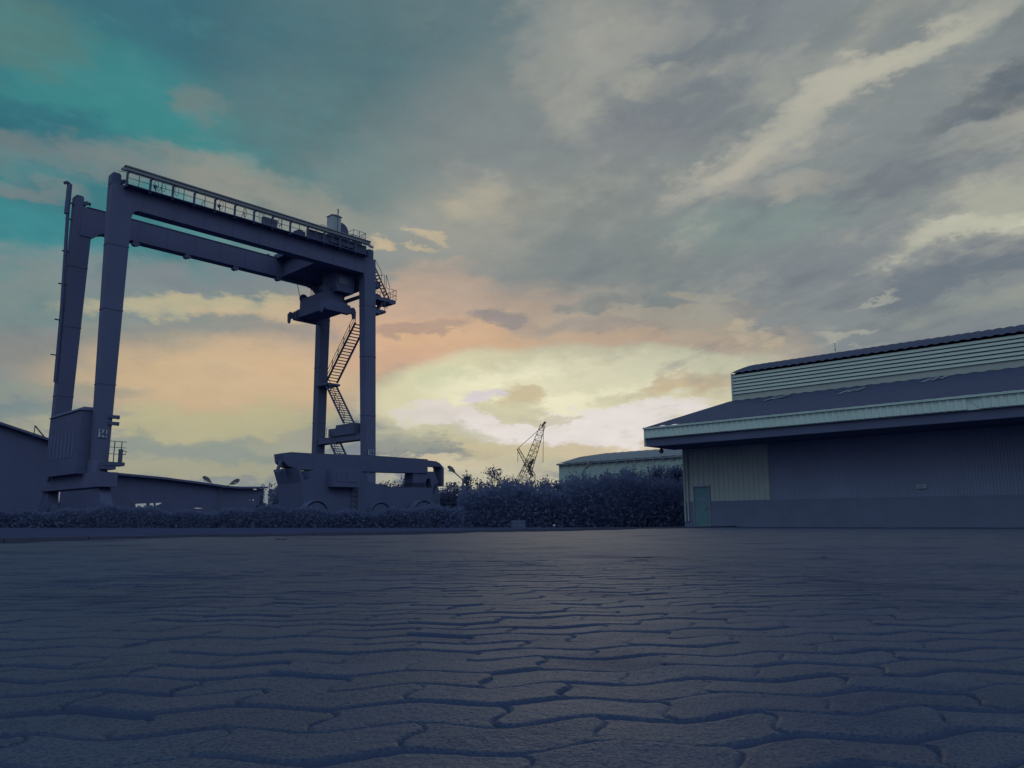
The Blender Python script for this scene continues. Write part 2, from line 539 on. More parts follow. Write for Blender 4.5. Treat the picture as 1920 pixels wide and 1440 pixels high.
# trolley that runs on the girders, parked at the right end
tr = MB()
tr.box((6.1, .48, 22.75), (10.15, 6.5, 24.25))
tr.box((4.3, -.6, 24.18), (10.3, -.42, 24.95))
tr.prism([(2.85, 24.05), (4.05, 24.05), (4.05, 24.52), (3.6, 24.62), (3.4, 24.62), (3.0, 24.38)], XZ, -.62, -.47)
tr.prism([(4.05, 24.05), (6.3, 24.05), (6.3, 24.7), (5.6, 24.66), (5.45, 24.52), (4.9, 24.5), (4.2, 24.2)], XZ, -.62, -.47)
tr.box((5.3, .2, 24.26), (10.1, 6.9, 24.7))
tr.prism([(6.1, 24.7), (8.7, 24.7), (8.7, 25.25), (6.9, 25.28), (6.3, 25.0)], XZ, -.4, 6.0)
for x in (4.7, 9.8):
    for w in (0, 7):
        tr.cyl((x, w - .04, 24.4), (0, 1, 0), .25, .2, 16)
tr.cyl((9.2, 2.5, 25.3), (0, 1, 0), .45, 2.0, 18)
tro = tr.build('trolley', 'crane_dark', crane)
m = MB()
cx0, cx1, cz0, cz1 = 6.62, 7.55, 25.28, 26.9
m.box((cx0, -.55, cz0), (cx1, .25, cz1))
m.add([(cx0 - .1, -.65, cz1 + .02), (cx1 + .1, -.65, cz1 + .02), (cx1 + .1, .35, cz1 + .02), (cx0 - .1, .35, cz1 + .02), ((cx0 + cx1) / 2, -.65, cz1 + .14), ((cx0 + cx1) / 2, .35, cz1 + .14)],
      [(0, 1, 4), (3, 5, 2), (0, 4, 5, 3), (1, 2, 5, 4), (0, 3, 2, 1)])
cab = m.build('machinery_cabinet', 'cabinet', tro)
m = MB()
m.tube([(7.05, -.8, 25.3), (7.05, -.8, 27.5)], .035, 6)
m.tube([(6.9, -.8, 27.45), (7.2, -.8, 27.45)], .02, 5)
m.tube([(7.05, -.8, 27.1), (7.05, -.8, 27.35)], .06, 6)
m.build('antenna', 'crane_dark', tro)
m = MB()
m.cyl((7.75, -.1, 25.8), (0, 1, 0), .62, .5, 24)
m.box((7.2, -.4, 25.2), (8.25, .2, 25.95))
m.tube([(7.75 + math.cos(t) * .74, -.25, 25.8 + math.sin(t) * .74) for t in np.linspace(-.4, 2.4, 14)], .05, 6)
m.build('cable_reel', 'crane_dark', tro)
m = MB()
for (a, b) in (((9.0, -.4), (10.3, -.4)), ((9.0, .7), (10.3, .7)), ((10.3, -.4), (10.3, .7)), ((9.0, -.4), (9.0, .7))):
    for z in (25.75, 26.25):
        m.tube([(*a, z), (*b, z)], .022, 5)
for x in (9.0, 9.65, 10.3):
    for w in (-.4, .7):
        m.tube([(x, w, 24.7), (x, w, 26.25)], .024, 5)
m.tube([(9.0, -.4, 25.3), (9.65, -.4, 26.25)], .02, 5)
m.tube([(9.65, -.4, 25.5), (10.3, -.4, 26.2)], .02, 5)
m.box((9.2, .0, 25.0), (10.2, .6, 25.4))
m.build('guard_rail', 'steel', tro)
for x in (8.75, 5.6):
    m = MB()
    m.tube([(x + .33 * math.cos(t), -.8, 25.3 + .3 * math.sin(t)) for t in np.linspace(0, math.pi, 10)], .025, 5)
    m.build('cable_arch', 'crane_dark', tro)
m = MB()
m.tube([(10.3, -.9, 24.95), (10.75, -.9, 24.9), (10.85, -.9, 24.65), (10.3, -.9, 24.5)], .02, 5)
m.build('cable_bracket', 'crane_dark', tro)
m = MB()
m.tube([(10.4, -.8, 25.1), (10.65, -.8, 25.12), (10.75, -.8, 24.9)], .02, 5)
m.build('cable_bracket', 'crane_dark', tro)
m = MB()
m.box((6.4, -.75, 24.3), (8.9, -.5, 24.52))
m.build('cable_tray', 'crane_dark', tro)

# operator cab under the trolley
m = MB()
m.prism([(8.4, 20.7), (10.1, 20.7), (10.3, 22.6), (8.2, 22.6), (8.2, 21.3)], XZ, .9, 3.1)
m.box((8.1, .8, 22.55), (10.35, 3.2, 22.95))
oc = m.build('operator_cab', 'crane_dark', tro)
m = MB()
m.box((8.5, .86, 21.4), (9.9, .895, 22.3))
m.build('window', 'glass', oc)

# head block, ropes and the spreader
m = MB()
sp0 = CF.on_w(553, 592, 6.3)
m.box((7.55, 1.0, 18.95), (9.6, 6.3, 19.75))
m.box((7.75, 1.6, 19.75), (9.5, 6.1, 20.75))
for w in (1.1, 6.2):
    m.box((7.3, w - .25, 18.75), (9.8, w + .25, 19.55))
spr = m.build('spreader', 'crane_dark', crane)
for (x, w) in ((7.35, 6.35), (9.75, 6.35), (7.35, .95), (9.75, .95)):
    m = MB()
    dx = -1 if x < 8 else 1
    m.prism([(x, 19.35), (x + dx * .45, 19.45), (x + dx * .62, 19.2), (x + dx * .58, 18.45), (x + dx * .42, 18.35), (x + dx * .35, 18.8), (x, 18.9)], XZ, w - .12, w + .12)
    m.build('corner_guide', 'crane_dark', spr)
for (x, w) in ((8.0, 5.9), (9.35, 5.9), (8.0, 1.8), (9.35, 1.8)):
    m = MB()
    ring = [(x + math.cos(t) * .42, 20.85 + math.sin(t) * .42) for t in np.linspace(0, 2 * math.pi, 25)[:-1]]
    m.cyl((x, w, 20.85), (0, 1, 0), .42, .14, 24)
    m.box((x - .12, w - .14, 20.5), (x + .12, w + .14, 20.9))
    m.build('sheave', 'crane_dark', spr)
for (x0, x1, w) in ((7.0, 7.62, 5.9), (8.72, 8.75, 5.9), (8.95, 8.95, 5.9), (7.6, 7.62, 1.8), (9.7, 9.7, 1.8), (9.0, 8.95, 1.8)):
    m = MB()
    m.tube([(x0, w, 23.0), (x1, w, 20.9)], .03, 5)
    m.build('hoist_rope', 'rope', crane)

# right end: portal tie, pipe rail, stairs, landing, tie beam with cabinet
m = MB()
m.box((10.55, .4, 21.35), (11.25, 6.6, 22.7))
m.build('portal_tie', 'crane', crane)
m = MB()
m.box((10.75, .4, 20.5), (11.0, 4.2, 20.78))
m.box((10.6, 3.9, 20.5), (11.15, 4.3, 21.4))
m.build('walk_beam', 'crane', crane)


def flight(y0, z0, y1, z1, x, wd=1.15, rail=1):
    st = MB()
    n = int(abs(z1 - z0) / .235)
    for sx in (x - wd / 2, x + wd / 2):
        st.beam((sx, y0, z0), (sx, y1, z1), .05, .20, (1, 0, 0))
    for i in range(n):
        k = (i + .5) / n
        y, z = y0 + (y1 - y0) * k, z0 + (z1 - z0) * k
        st.box((x - wd / 2, y - .12, z - .02), (x + wd / 2, y + .12, z + .02))
    o = st.build('stair_flight', 'crane_dark', crane)
    rl = MB()
    dy, dz = y1 - y0, z1 - z0
    for off in (.55, 1.0):
        for sx in (x - wd / 2,):
            rl.tube([(sx, y0, z0 + off), (sx, y1, z1 + off)], .03, 5)
    nn = max(2, int(math.hypot(dy, dz) / 1.25))
    for i in range(nn + 1):
        k = i / nn
        rl.tube([(x - wd / 2, y0 + dy * k, z0 + dz * k), (x - wd / 2, y0 + dy * k, z0 + dz * k + 1.0)], .034, 5)
    rl.build('stair_rail', 'steel', o)


SX = 11.1
a = CF.on_s(676, 607, SX); b_ = CF.on_s(622, 717, SX); c_ = CF.on_s(655, 795, SX); d_ = CF.on_s(631, 830, SX); e_ = CF.on_s(650, 862, SX)
flight(b_[0], b_[1], a[0], a[1], SX)
m = MB()
m.box((SX - .75, b_[0] - .3, b_[1] - .32), (SX + .75, 7.0, b_[1] - .12))
m.build('stair_landing', 'crane_dark', crane)
flight(c_[0], c_[1], b_[0] + .1, b_[1] - .25, SX)
flight(e_[0] - .6, 4.4, d_[0] + .2, d_[1], SX)
m = MB()
m.hexa([(10.85, -.1, 7.45), (11.75, -.1, 7.45), (11.75, 7.1, 7.45), (10.85, 7.1, 7.45)], [(10.85, -.1, 8.0), (11.75, -.1, 8.0), (11.75, 7.1, 8.0), (10.85, 7.1, 8.0)])
m.build('tie_beam', 'crane', crane)
m = MB()
m.box((10.7, .75, 8.0), (11.8, 5.0, 8.72))
m.box((10.75, 1.0, 8.72), (11.7, 3.9, 9.0))
m.build('electric_cabinet', 'crane_dark', crane)
m = MB()
for z in (8.6, 9.05):
    m.tube([(10.55, 5.0, z - .3), (10.55, 6.3, z - .3)], .02, 5)
    if z > 9:
        for y in (5.1, 5.7):
            m.tube([(10.55, y, 7.95), (10.55, y, 8.75)], .022, 5)
        m.build('landing_rail', 'steel', crane)
m = MB()
for y in (.1, .45, .75):
    m.tube([(10.55, y, 7.95), (10.55, y, 9.05)], .022, 5)
for z in (8.6, 9.05):
    m.tube([(10.55, .1, z), (10.55, .8, z)], .02, 5)
m.build('landing_rail', 'steel', crane)

# access platforms outside the right leg
m = MB()
m.box((11.5, -.45, 20.30), (13.9, 1.2, 20.62))
m.prism([(11.5, 20.62), (12.9, 20.62), (12.6, 21.0), (12.2, 21.1), (11.5, 20.9)], XZ, .2, .7)
m.box((11.4, -.1, 21.55), (12.35, .9, 22.15))
m.box((13.2, -.45, 20.2), (13.7, 1.0, 20.3))
pl = m.build('access_platform', 'crane_dark', crane)
m = MB()
rp = [(11.5, -.45), (13.9, -.45), (13.9, 1.2), (11.5, 1.2)]
for i in (0, 1, 2):
    for z in (21.1, 21.6):
        m.tube([(*rp[i], z), (*rp[i + 1], z)], .022, 5)
for (x, y) in ((12.5, -.45), (13.1, -.45), (13.55, -.45), (13.9, -.45), (13.9, .4), (13.9, 1.2), (13.3, 1.2), (12.6, 1.2)):
    m.tube([(x, y, 20.6), (x, y, 21.62)], .026, 5)
for z in (20.9, 21.2):
    m.tube([(13.9, -.2, z), (14.15, -.2, z - .05), (14.1, -.2, z - .15)], .02, 5)
m.build('platform_rail', 'steel', pl)
m = MB()                                    # stair from the girder walkway down to the platform
for sx in (-.4, .15):
    m.beam((11.45, sx, 23.3), (13.2, sx, 20.6), .05, .12, (0, 1, 0))
for i in range(10):
    k = (i + .5) / 10
    m.box((11.45 + 1.75 * k - .08, -.4, 23.3 - 2.7 * k), (11.45 + 1.75 * k + .08, .15, 23.34 - 2.7 * k))
for (x0, z0, x1, z1) in ((11.45, 24.0, 12.2, 23.0), (12.2, 22.2, 12.2, 23.0), (11.5, 22.5, 12.55, 22.8), (12.55, 22.8, 12.55, 21.6), (12.75, 22.85, 12.75, 21.0), (12.75, 22.85, 13.2, 21.7)):
    m.tube([(x0, -.42, z0), (x1, -.42, z1)], .024, 5)
m.build('access_stair', 'steel', pl)
m = MB()
m.box((11.5, -.45, 19.20), (12.8, 1.0, 19.42))
m.box((11.5, -.45, 19.0), (12.25, 1.0, 19.20))
lp = m.build('access_platform', 'crane_dark', crane)
m = MB()
for sx in (-.3, .3):
    m.beam((12.05, sx, 19.4), (12.75, sx, 20.4), .05, .2, (0, 1, 0))
for i in range(5):
    k = (i + .5) / 5
    m.box((12.05 + .7 * k - .12, -.3, 19.4 + k), (12.05 + .7 * k + .12, .3, 19.46 + k))
m.tube([(12.65, -.45, 19.4), (12.65, -.45, 20.35)], .03, 5)
for z in (19.75, 20.1):
    m.tube([(12.2, -.45, z), (12.95, -.45, z)], .022, 5)
m.tube([(12.95, -.45, 19.75), (12.85, -.45, 19.6)], .02, 5)
m.build('ladder', 'steel', lp)

# tall exhaust-like cable pipe at the far left leg
m = MB()
xt = -12.06
m.tube([(-11.62, 7.0, 10.5), (-11.70, 7.0, 16), (xt + .12, 7.0, 22.5), (xt, 7.0, 25.9), (xt - .04, 7.0, 26.05), (xt - .2, 7.0, 26.12), (xt - .38, 7.0, 25.98)], .13, 8)
m.tube([(xt, 7.0, 23.6), (xt, 7.0, 26.0)], .19, 8)
for z in (12.5, 15.2, 18.0, 20.6, 23.2, 24.5):
    m.box((-12.1, 6.9, z), (-11.4, 7.1, z + .06))
m.build('cable_pipe', 'crane_dark', crane)

# sill beams, generator house, bogies and wheels
for x in (-10.65, 11.35):
    m = MB()
    m.box((x - .55, -3.0 if x < 0 else -2.6, 2.5), (x + .55, 9.9, 3.45))
    m.prism([(-1.1, 3.45), (.1, 3.45), (-.1, 4.3), (-.9, 4.3)], YZ, x - .4, x + .4)
    m.prism([(6.9, 3.45), (8.1, 3.45), (7.9, 4.3), (7.1, 4.3)], YZ, x - .4, x + .4)
    m.build('sill_beam', 'crane', crane)
    for w in (-1.9, 8.9):
        m = MB()
        m.prism([(w - .5, 2.5), (w + .5, 2.5), (w + 1.3, 1.3), (w + 1.2, .9), (w - 1.2, .9), (w - 1.3, 1.3)], YZ, x - .35, x + .35)
        m.build('bogie', 'crane_dark', crane)
        for dw in (-.95, .95):
            wl = MB()
            wl.cyl((x, w + dw, .74), (1, 0, 0), .8, .55, 28)
            wl.cyl((x, w + dw, .74), (1, 0, 0), .86, .34, 28)
            wo = wl.build('wheel', 'tyre', crane)
            rm = MB()
            rm.cyl((x - .3, w + dw, .74), (1, 0, 0), .42, .1, 20)
            rm.build('rim', 'steel', wo)
m = MB()
m.box((-11.7, .1, 3.45), (-9.9, 6.9, 7.72))
m.hexa([(-11.8, 0, 7.72), (-9.8, 0, 7.72), (-9.8, 7, 7.72), (-11.8, 7, 7.72)], [(-11.5, .3, 7.98), (-10.2, .3, 7.98), (-10.2, 6.7, 7.98), (-11.5, 6.7, 7.98)])
m.tube([(-11.2, 4.2, 7.9), (-11.2, 4.2, 8.25)], .07, 8)
gh = m.build('generator_house', 'crane_dark', crane)
m = MB()
for k in range(7):
    m.box((-11.73, 1.0 + k * .8, 4.6), (-11.703, 1.45 + k * .8, 6.4))
m.build('vent_panel', 'shed', gh)
m = MB()                                    # platform past the left leg
m.box((-10.6, -1.55, 3.98), (-9.22, -.5, 4.22))
m.box((-10.6, -1.5, 3.72), (-9.75, -.5, 3.98))
p2 = m.build('access_platform', 'crane_dark', crane)
m = MB()
for z in (4.75, 5.2, 5.6):
    m.tube([(-10.3, -1.5, z), (-9.2, -1.5, z)], .022, 5)
for x in (-9.95, -9.5):
    m.tube([(x, -1.5, 4.2), (x, -1.5, 5.62)], .035, 5)
m.box((-9.62, -1.55, 4.2), (-9.4, -1.35, 5.1))
m.tube([(-9.7, -1.5, 5.05), (-9.15, -1.5, 4.95), (-9.3, -1.5, 4.75)], .03, 5)
m.build('platform_rail', 'steel', p2)
m = MB()
for z in (6.75, 7.2):
    m.box((-10.25, -1.0, z), (-9.72, -.7, z + .22))
    m.cyl((-9.66, -.85, z + .11), (1, 0, 0), .14, .12, 10)
m.build('warning_lamp', 'crane_dark', crane)
m = MB()
m.beam((-12.3, 8.3, 6.4), (-12.3, 8.3, 7.3), .05)
m.beam((-12.3, 8.3, 7.3), (-11.6, 8.3, 6.5), .08)
m.build('bracket', 'crane_dark', crane)

# number plates reading 14 on the near legs
for (x0, x1, z0, z1, w) in ((-10.86, -10.30, 5.86, 6.38, -.91), (10.99, 11.57, 6.02, 6.5, -.93)):
    m = MB()
    m.box((x0, w - .02, z0), (x1, w, z1))
    pl_ = m.build('number_plate', 'white_sign', crane)
    m = MB()
    segs = [(x0 + a * (x1 - x0), z0 + b * (z1 - z0), x0 + c * (x1 - x0), z0 + d * (z1 - z0)) for a, b, c, d in SEG14]
    bars(m, segs, XZ, .075, w - .04, w - .021)
    m.build('number', 'crane_dark', pl_)
# worn lettering panels along the near girder
for (px, py, n) in ((285, 397, 5), (400, 427, 4), (503, 453, 4), (594, 478, 5)):
    x, z = CF.on_w(px, py, -.47)
    m = MB()
    for k in range(n):
        xx = x + (k - n / 2) * .25
        bars(m, [(xx, z - .12, xx, z + .12), (xx, z + .12 * (-1) ** k, xx + .13, z + .1)] + ([(xx + .13, z - .12, xx + .13, z + .1)] if k % 2 else []), XZ, .04, -.478, -.464)
    m.build('girder_marking', 'faint_sign', crane)

# ================================================================== REACH STACKER under the crane
RO = Vector((-14.3827, 48.506, 0))
RF = Frame(RO)
rs = empty('reach_stacker', RO, ANG, 'long dark container handler with its boom lowered, parked below the crane legs', 'container handler')
m = MB()
T = lambda pts: [RF.on_w(x, y, 0) for x, y in pts]
m.prism(T([(531, 850), (546, 847.5), (588, 850), (700, 854), (802, 861), (802, 887), (700, 884.5), (560, 880), (541, 874), (533, 866)]), XZ, 0, 1.15)
boom = m.build('boom', 'crane_dark', rs)
m = MB()
m.prism(T([(800, 862.5), (819, 864.5), (826, 868), (834, 877), (834, 912), (830, 912), (829.5, 878), (828, 875), (818, 874.5), (800, 876)]), XZ, .1, 1.05)
m.build('boom_head', 'crane_dark', boom)
m = MB()
m.prism(T([(776, 884), (816, 884), (819, 893), (823, 903), (819, 915), (815, 930), (808, 897), (803, 897), (799, 905), (798, 925), (776, 912)]), XZ, .1, 1.05)
m.prism(T([(776, 905), (799, 905), (801, 916), (812, 918), (818, 905), (824, 915), (828, 950), (776, 950)]), XZ, .1, 1.05)
m.tube([(*RF.on_w(x, y, .4), 0) for x, y in ()] or [(RF.on_w(820, 886, .4)[0], .4, RF.on_w(820, 886, .4)[1]), (RF.on_w(825, 886, .4)[0], .4, RF.on_w(825, 886, .4)[1]), (RF.on_w(830, 891, .4)[0], .4, RF.on_w(830, 891, .4)[1])], .02, 5)
m.build('spreader', 'crane_dark', rs)
m = MB()
m.prism(T([(538, 862), (533.5, 864), (525, 886), (522.5, 887), (521, 885), (530, 864), (533, 860)]), XZ, .2, .4)
m.prism(T([(523, 887), (527, 882), (535, 878), (535, 880.5), (529, 884), (525, 887)]), XZ, .2, .4)
m.prism(T([(527, 874), (534, 872.5), (534, 874), (527, 875.5)]), XZ, .2, .4)
m.build('hose_guard', 'crane_dark', rs)
m = MB()
m.prism(T([(534, 882), (540, 880), (538, 888), (532, 887)]), XZ, .3, .6)
m.build('work_lamp', 'crane_dark', rs)
m = MB()
m.prism(T([(544, 878), (549, 878), (556, 900), (566, 900), (570, 884), (600, 880), (664, 884), (664, 900), (705, 912), (705, 968), (556, 968), (552, 906)]), XZ, -.9, 2.1)
ch_ = m.build('chassis', 'vehicle', rs)
m = MB()
m.prism(T([(600, 880), (650, 882), (650, 915), (600, 914)]), XZ, -1.5, -.902)
cb_ = m.build('cab', 'vehicle', rs)
m = MB()
m.prism(T([(606, 886), (623, 887), (623, 905), (606, 904)]), XZ, -1.53, -1.502)
m.prism(T([(627, 887), (645, 888), (645, 906), (627, 905)]), XZ, -1.53, -1.502)
m.build('window', 'glass', cb_)
m = MB()
m.prism(T([(705, 915), (800, 915), (800, 962), (705, 962)]), XZ, -.7, 1.9)
m.build('front_frame', 'vehicle', rs)
for px, r_ in ((570, .75), (690, .75), (770, .85)):     # mudguards
    x = RF.on_w(px, 960, 0)[0]
    m = MB()
    pts = [(x + math.cos(t) * (r_ + .16), r_ - .06 + math.sin(t) * (r_ + .16)) for t in np.linspace(.15, math.pi - .15, 12)]
    pin = [(x + math.cos(t) * (r_ + .10), r_ - .06 + math.sin(t) * (r_ + .10)) for t in np.linspace(math.pi - .15, .15, 12)]
    m.prism(pts + pin, XZ, -1.5, -.905)
    m.build('mudguard', 'vehicle', rs)
m = MB()
lx0 = RF.on_w(658, 940, -.9)[0]
for x in (lx0, lx0 + .45):
    m.beam((x, -1.0, .5), (x, -.96, 2.9), .05)
for k in range(7):
    m.beam((lx0, -1.0, .7 + k * .32), (lx0 + .45, -1.0, .7 + k * .32), .04)
m.build('ladder', 'steel', rs)
lx1 = RF.on_w(590, 930, -.9)[0]
m = MB()
m.tube([(lx1 - .6, .2, 2.6), (lx1 - .6, .2, 3.75), (lx1 - .75, .2, 3.95)], .07, 8)
m.build('exhaust_pipe', 'crane_dark', rs)
for (px, r_) in ((570, .75), (770, .85), (690, .75)):
    for w in (-1.2, 2.2):
        m = MB()
        x = RF.on_w(px, 960, 0)[0]
        m.cyl((x, w, r_ - .06), (0, 1, 0), r_, .55, 26)
        for k in range(26):                 # tread blocks
            t = 2 * math.pi * k / 26
            m.beam((x + math.cos(t) * r_, w - .26, r_ - .06 + math.sin(t) * r_), (x + math.cos(t + .08) * r_, w + .26, r_ - .06 + math.sin(t + .08) * r_), .08, .06)
        wo = m.build('wheel', 'tyre', rs)
        m = MB()
        m.cyl((x, w, r_ - .06), (0, 1, 0), r_ * .5, .60, 18)
        m.cyl((x, w, r_ - .06), (0, 1, 0), r_ * .2, .70, 12)
        m.build('rim', 'crane_dark', wo)

# ================================================================== WAREHOUSE on the right
wh = empty('warehouse', WH_ORG, ANG, 'large grey sheet clad warehouse with a deep pale ribbed eave and raised louvred roof', 'warehouse')
WF_ = Frame(WH_ORG)
EZ = 5.36                                   # eave line
YB = -52.0                                  # near end, out of frame
OV = 3.0                                    # wall stands this far behind the fascia


def ribbed(mb, y0, y1, z0, z1, x, pitch, depth, vertical=True, thick=.04):
    """trapezoid sheet facing -x: ribs along z (vertical) or along y"""
    prof = []
    a0, a1 = (y0, y1) if vertical else (z0, z1)
    n = max(1, int(round(abs(a1 - a0) / pitch)))
    p = (a1 - a0) / n
    for i in range(n):
        s_ = a0 + i * p
        prof += [(s_, 0), (s_ + p * .38, 0), (s_ + p * .5, -depth), (s_ + p * .88, -depth)]
    prof.append((a1, 0))
    vs, fs = [], []
    for t in ((z0, z1) if vertical else (y0, y1)):
        for (q, d) in prof:
            vs.append((x + d, q, t) if vertical else (x + d, t, q))
    k = len(prof)
    for i in range(k - 1):
        fs.append((i, i + 1, k + i + 1, k + i))
    mb.add(vs, fs)


m = MB()
ribbed(m, .0, -16.0, EZ - .52, EZ - .03, 0, .30, .035)
ribbed(m, -16.45, YB, EZ - .52, EZ - .03, 0, .30, .035)
m.add([(.02, -16.0, EZ - .5), (.10, -16.15, EZ - .47), (.12, -16.3, EZ - .42), (.02, -16.45, EZ - .5), (.02, -16.45, EZ - .03), (.02, -16.0, EZ - .03)], [(0, 1, 2, 3, 4, 5)])
m.box((.05, YB, EZ - .55), (.09, 0, EZ - .05))
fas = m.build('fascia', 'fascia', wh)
m = MB()
m.box((-.13, YB, EZ - .035), (.12, .03, EZ + .02))
m.box((-.14, YB, EZ + .02), (-.09, .03, EZ + .055))
m.build('gutter', 'fascia', wh)
m = MB()
m.box((.0, .0, EZ - .98), (.22, .045, EZ - .04))
m.box((.22, .0, EZ - .4), (OV + .2, .045, EZ - .02))
m.build('fascia_end', 'fascia', wh)
m = MB()                                    # soffit with its trusses
m.box((.24, YB, EZ - .98), (OV - .05, -.01, EZ - .93))
m.box((.18, YB, EZ - .98), (.24, -.01, EZ - .53))
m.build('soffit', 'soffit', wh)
# lower roof
RX, RZ = 9.95, 8.02
m = MB()
ys = np.arange(.03, YB, -.19)
vs, fs = [], []
for i, y in enumerate(ys):
    dz = .035 if (i // 2) % 2 else 0.0
    for (x, z) in ((-.02, EZ + .06), (RX - .01, RZ + .02)):
        vs.append((x, y, z + dz))
for i in range(len(ys) - 1):
    fs.append((2 * i, 2 * i + 1, 2 * i + 3, 2 * i + 2))
m.add(vs, fs)
m.prism([(0, EZ + .045), (RX, RZ + .005), (RX, RZ - .1), (0, EZ - .03)], XZ, .045, .015)
m.build('roof', 'roof', wh)
for (px, py) in ((1452, 748), (1592, 735), (1748, 713)):   # worn translucent sheets
    r0 = ray(px, py)
    # meet the lower roof slope
    best = min(((abs((EZ + .06 + (RZ - EZ) / RX * WF_.loc(Vector((0, 0, CH)) + r0 * t)[0]) - (CH + r0.z * t)), t) for t in np.arange(30, 60, .02)))
    lx, ly, lz = WF_.loc(Vector((0, 0, CH)) + r0 * best[1])
    m = MB()
    sl = (RZ - EZ) / RX
    for k in range(3):
        x0, x1 = lx - .8 + k * .35, lx + .7 + k * .25
        y = ly + .35 - k * .34
        zz = lambda x: EZ + .06 + sl * x + .045
        m.add([(x0, y, zz(x0)), (x1, y, zz(x1)), (x1, y - .2, zz(x1)), (x0, y - .2, zz(x0))], [(0, 1, 2, 3)])
    m.build('skylight', 'skylight', wh)
# raised part: flashing band, louvred cladding, upper roof
UX, UT = RX, 9.78
m = MB()
m.box((UX - .02, YB, RZ - .2), (UX + .1, -.25, RZ + .42))
for y in np.arange(-6.5, YB, -6.0):
    m.box((UX - .035, y, RZ - .1), (UX - .02, y - .03, RZ + .42))
m.build('flashing_band', 'band', wh)
m = MB()
z0, z1 = RZ + .43, UT
n = 6
for i in range(n):                          # overlapping louvre sheets
    za, zb = z0 + (z1 - z0) * i / n, z0 + (z1 - z0) * (i + 1) / n
    pr = [(UX - .12, za), (UX - .10, za - .02), (UX - .03, zb - .055), (UX + .05, zb - .05), (UX + .05, za)]
    m.prism(pr, XZ, -.28, YB)
m.build('louvre_cladding', 'clad', wh)
m = MB()
m.box((UX - .16, -.28, RZ - .05), (UX + .1, -.2, UT + .03))
m.build('corner_trim', 'clad', wh)
m = MB()
RGX, RGZ = UX + 4.1, 11.0
n = int((-.1 - YB) / .13)
vs, fs = [], []
for i in range(n + 1):
    y = -.1 - .13 * i
    dz = (0, .05, .05, 0)[i % 4]
    jag = .05 * noise2(np.array([i * .35]), np.array([.5]), 3)[0] + (.05 if i % 23 < 9 else 0)
    for k in range(6):
        t = k / 5
        x = UX - .2 + (RGX + jag * 3 - UX + .2) * t
        z = UT + .03 + (RGZ - UT) * (1 - (1 - t) ** 1.35) + dz + jag * t * .6
        vs.append((x, y, z))
for i in range(n):
    for k in range(5):
        fs.append((i * 6 + k, i * 6 + k + 1, (i + 1) * 6 + k + 1, (i + 1) * 6 + k))
m.add(vs, fs)
m.build('upper_roof', 'roof', wh)
m = MB()                                    # back slope and gable infill so the building is whole
m.add([(RGX, -.1, RGZ - .02), (RGX, YB, RGZ - .02), (RGX + 4.1, YB, UT), (RGX + 4.1, -.1, UT)], [(0, 1, 2, 3)])
m.add([(RGX + 4.1, -.1, RZ), (RGX + 4.1, YB, RZ), (RGX + 14, YB, EZ), (RGX + 14, -.1, EZ)], [(0, 1, 2, 3)])
m.add([(RGX + 4.1, -.1, RZ), (RGX + 4.1, YB, RZ), (RGX + 4.1, YB, UT), (RGX + 4.1, -.1, UT)], [(0, 1, 2, 3)])
m.build('back_roof', 'roof', wh)
m = MB()
gy = -.32
m.add([(UX, gy, RZ), (UX, gy, UT), (UX + 2, gy, UT + .85), (RGX, gy, RGZ - .05), (RGX + 4.1, gy, UT), (RGX + 4.1, gy, RZ)], [(0, 1, 2, 3, 4, 5)])
m.add([(OV + .1, gy - .2, .0), (RGX + 12, gy - .2, 0), (RGX + 12, gy - .2, EZ), (RGX + 4.1, gy - .2, RZ - .05), (UX, gy - .2, RZ - .05), (OV + .1, gy - .2, EZ + .75)], [(0, 1, 2, 3, 4, 5)])
m.build('end_wall', 'wall_dark', wh)
# front wall
wy = lambda px: WF_.on_s(px, 950, OV)[0]
CY = wy(1284)
m = MB()
PZ = 1.40
dy0, dy1 = wy(1304), wy(1331)
ribbed(m, CY, dy0 + .06, PZ, EZ - .99, OV, .30, .05)
ribbed(m, dy0 + .06, dy1 - .06, 2.24, EZ - .99, OV, .30, .05)
ribbed(m, dy1 - .06, wy(1446), PZ, EZ - .99, OV, .30, .05)
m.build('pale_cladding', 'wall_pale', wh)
m = MB()
ribbed(m, wy(1446), YB, PZ, EZ - .99, OV + .02, .26, .03)
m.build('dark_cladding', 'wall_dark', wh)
m = MB()
m.box((OV - .06, dy1 - .06, -.1), (OV + .15, YB, PZ))
m.box((OV - .06, CY, -.1), (OV + .15, dy0 + .06, PZ))
m.build('plinth', 'plinth', wh)
m = MB()
m.box((OV - .12, dy0 + .07, 2.18), (OV + .05, dy1 - .07, 2.26))
m.box((OV - .09, dy0 + .07, -.05), (OV + .05, dy0, 2.18))
m.box((OV - .09, dy1, -.05), (OV + .05, dy1 - .07, 2.18))
m.build('door_frame', 'wall_dark', wh)
m = MB()
m.box((OV - .045, dy0 - .002, .02), (OV + .0, dy1 + .002, 2.178))
m.box((OV - .055, dy0 - .12, .25), (OV - .045, dy1 + .12, .95))
dr = m.build('door', 'door', wh)
m = MB()
m.box((OV - .06, dy0 - .38, 1.42), (OV - .047, dy0 - .72, 1.62))
m.build('door_sign', 'wall_dark', dr)
m = MB()
m.beam((OV - .08, dy1 + .10, 1.0), (OV - .08, dy1 + .22, 1.0), .03)
m.beam((OV - .045, dy1 + .10, 1.0), (OV - .09, dy1 + .10, 1.0), .025)
m.build('handle', 'steel', dr)
m = MB()
for y in (CY - .10, CY - .30):
    m.tube([(OV - .12, y, .3), (OV - .12, y, EZ - 1.0)], .05, 8)
    for z in (1.2, 2.6, 3.6):
        m.box((OV - .13, y - .07, z), (OV - .0, y + .07, z + .05))
m.build('downpipe', 'wall_pale', wh)
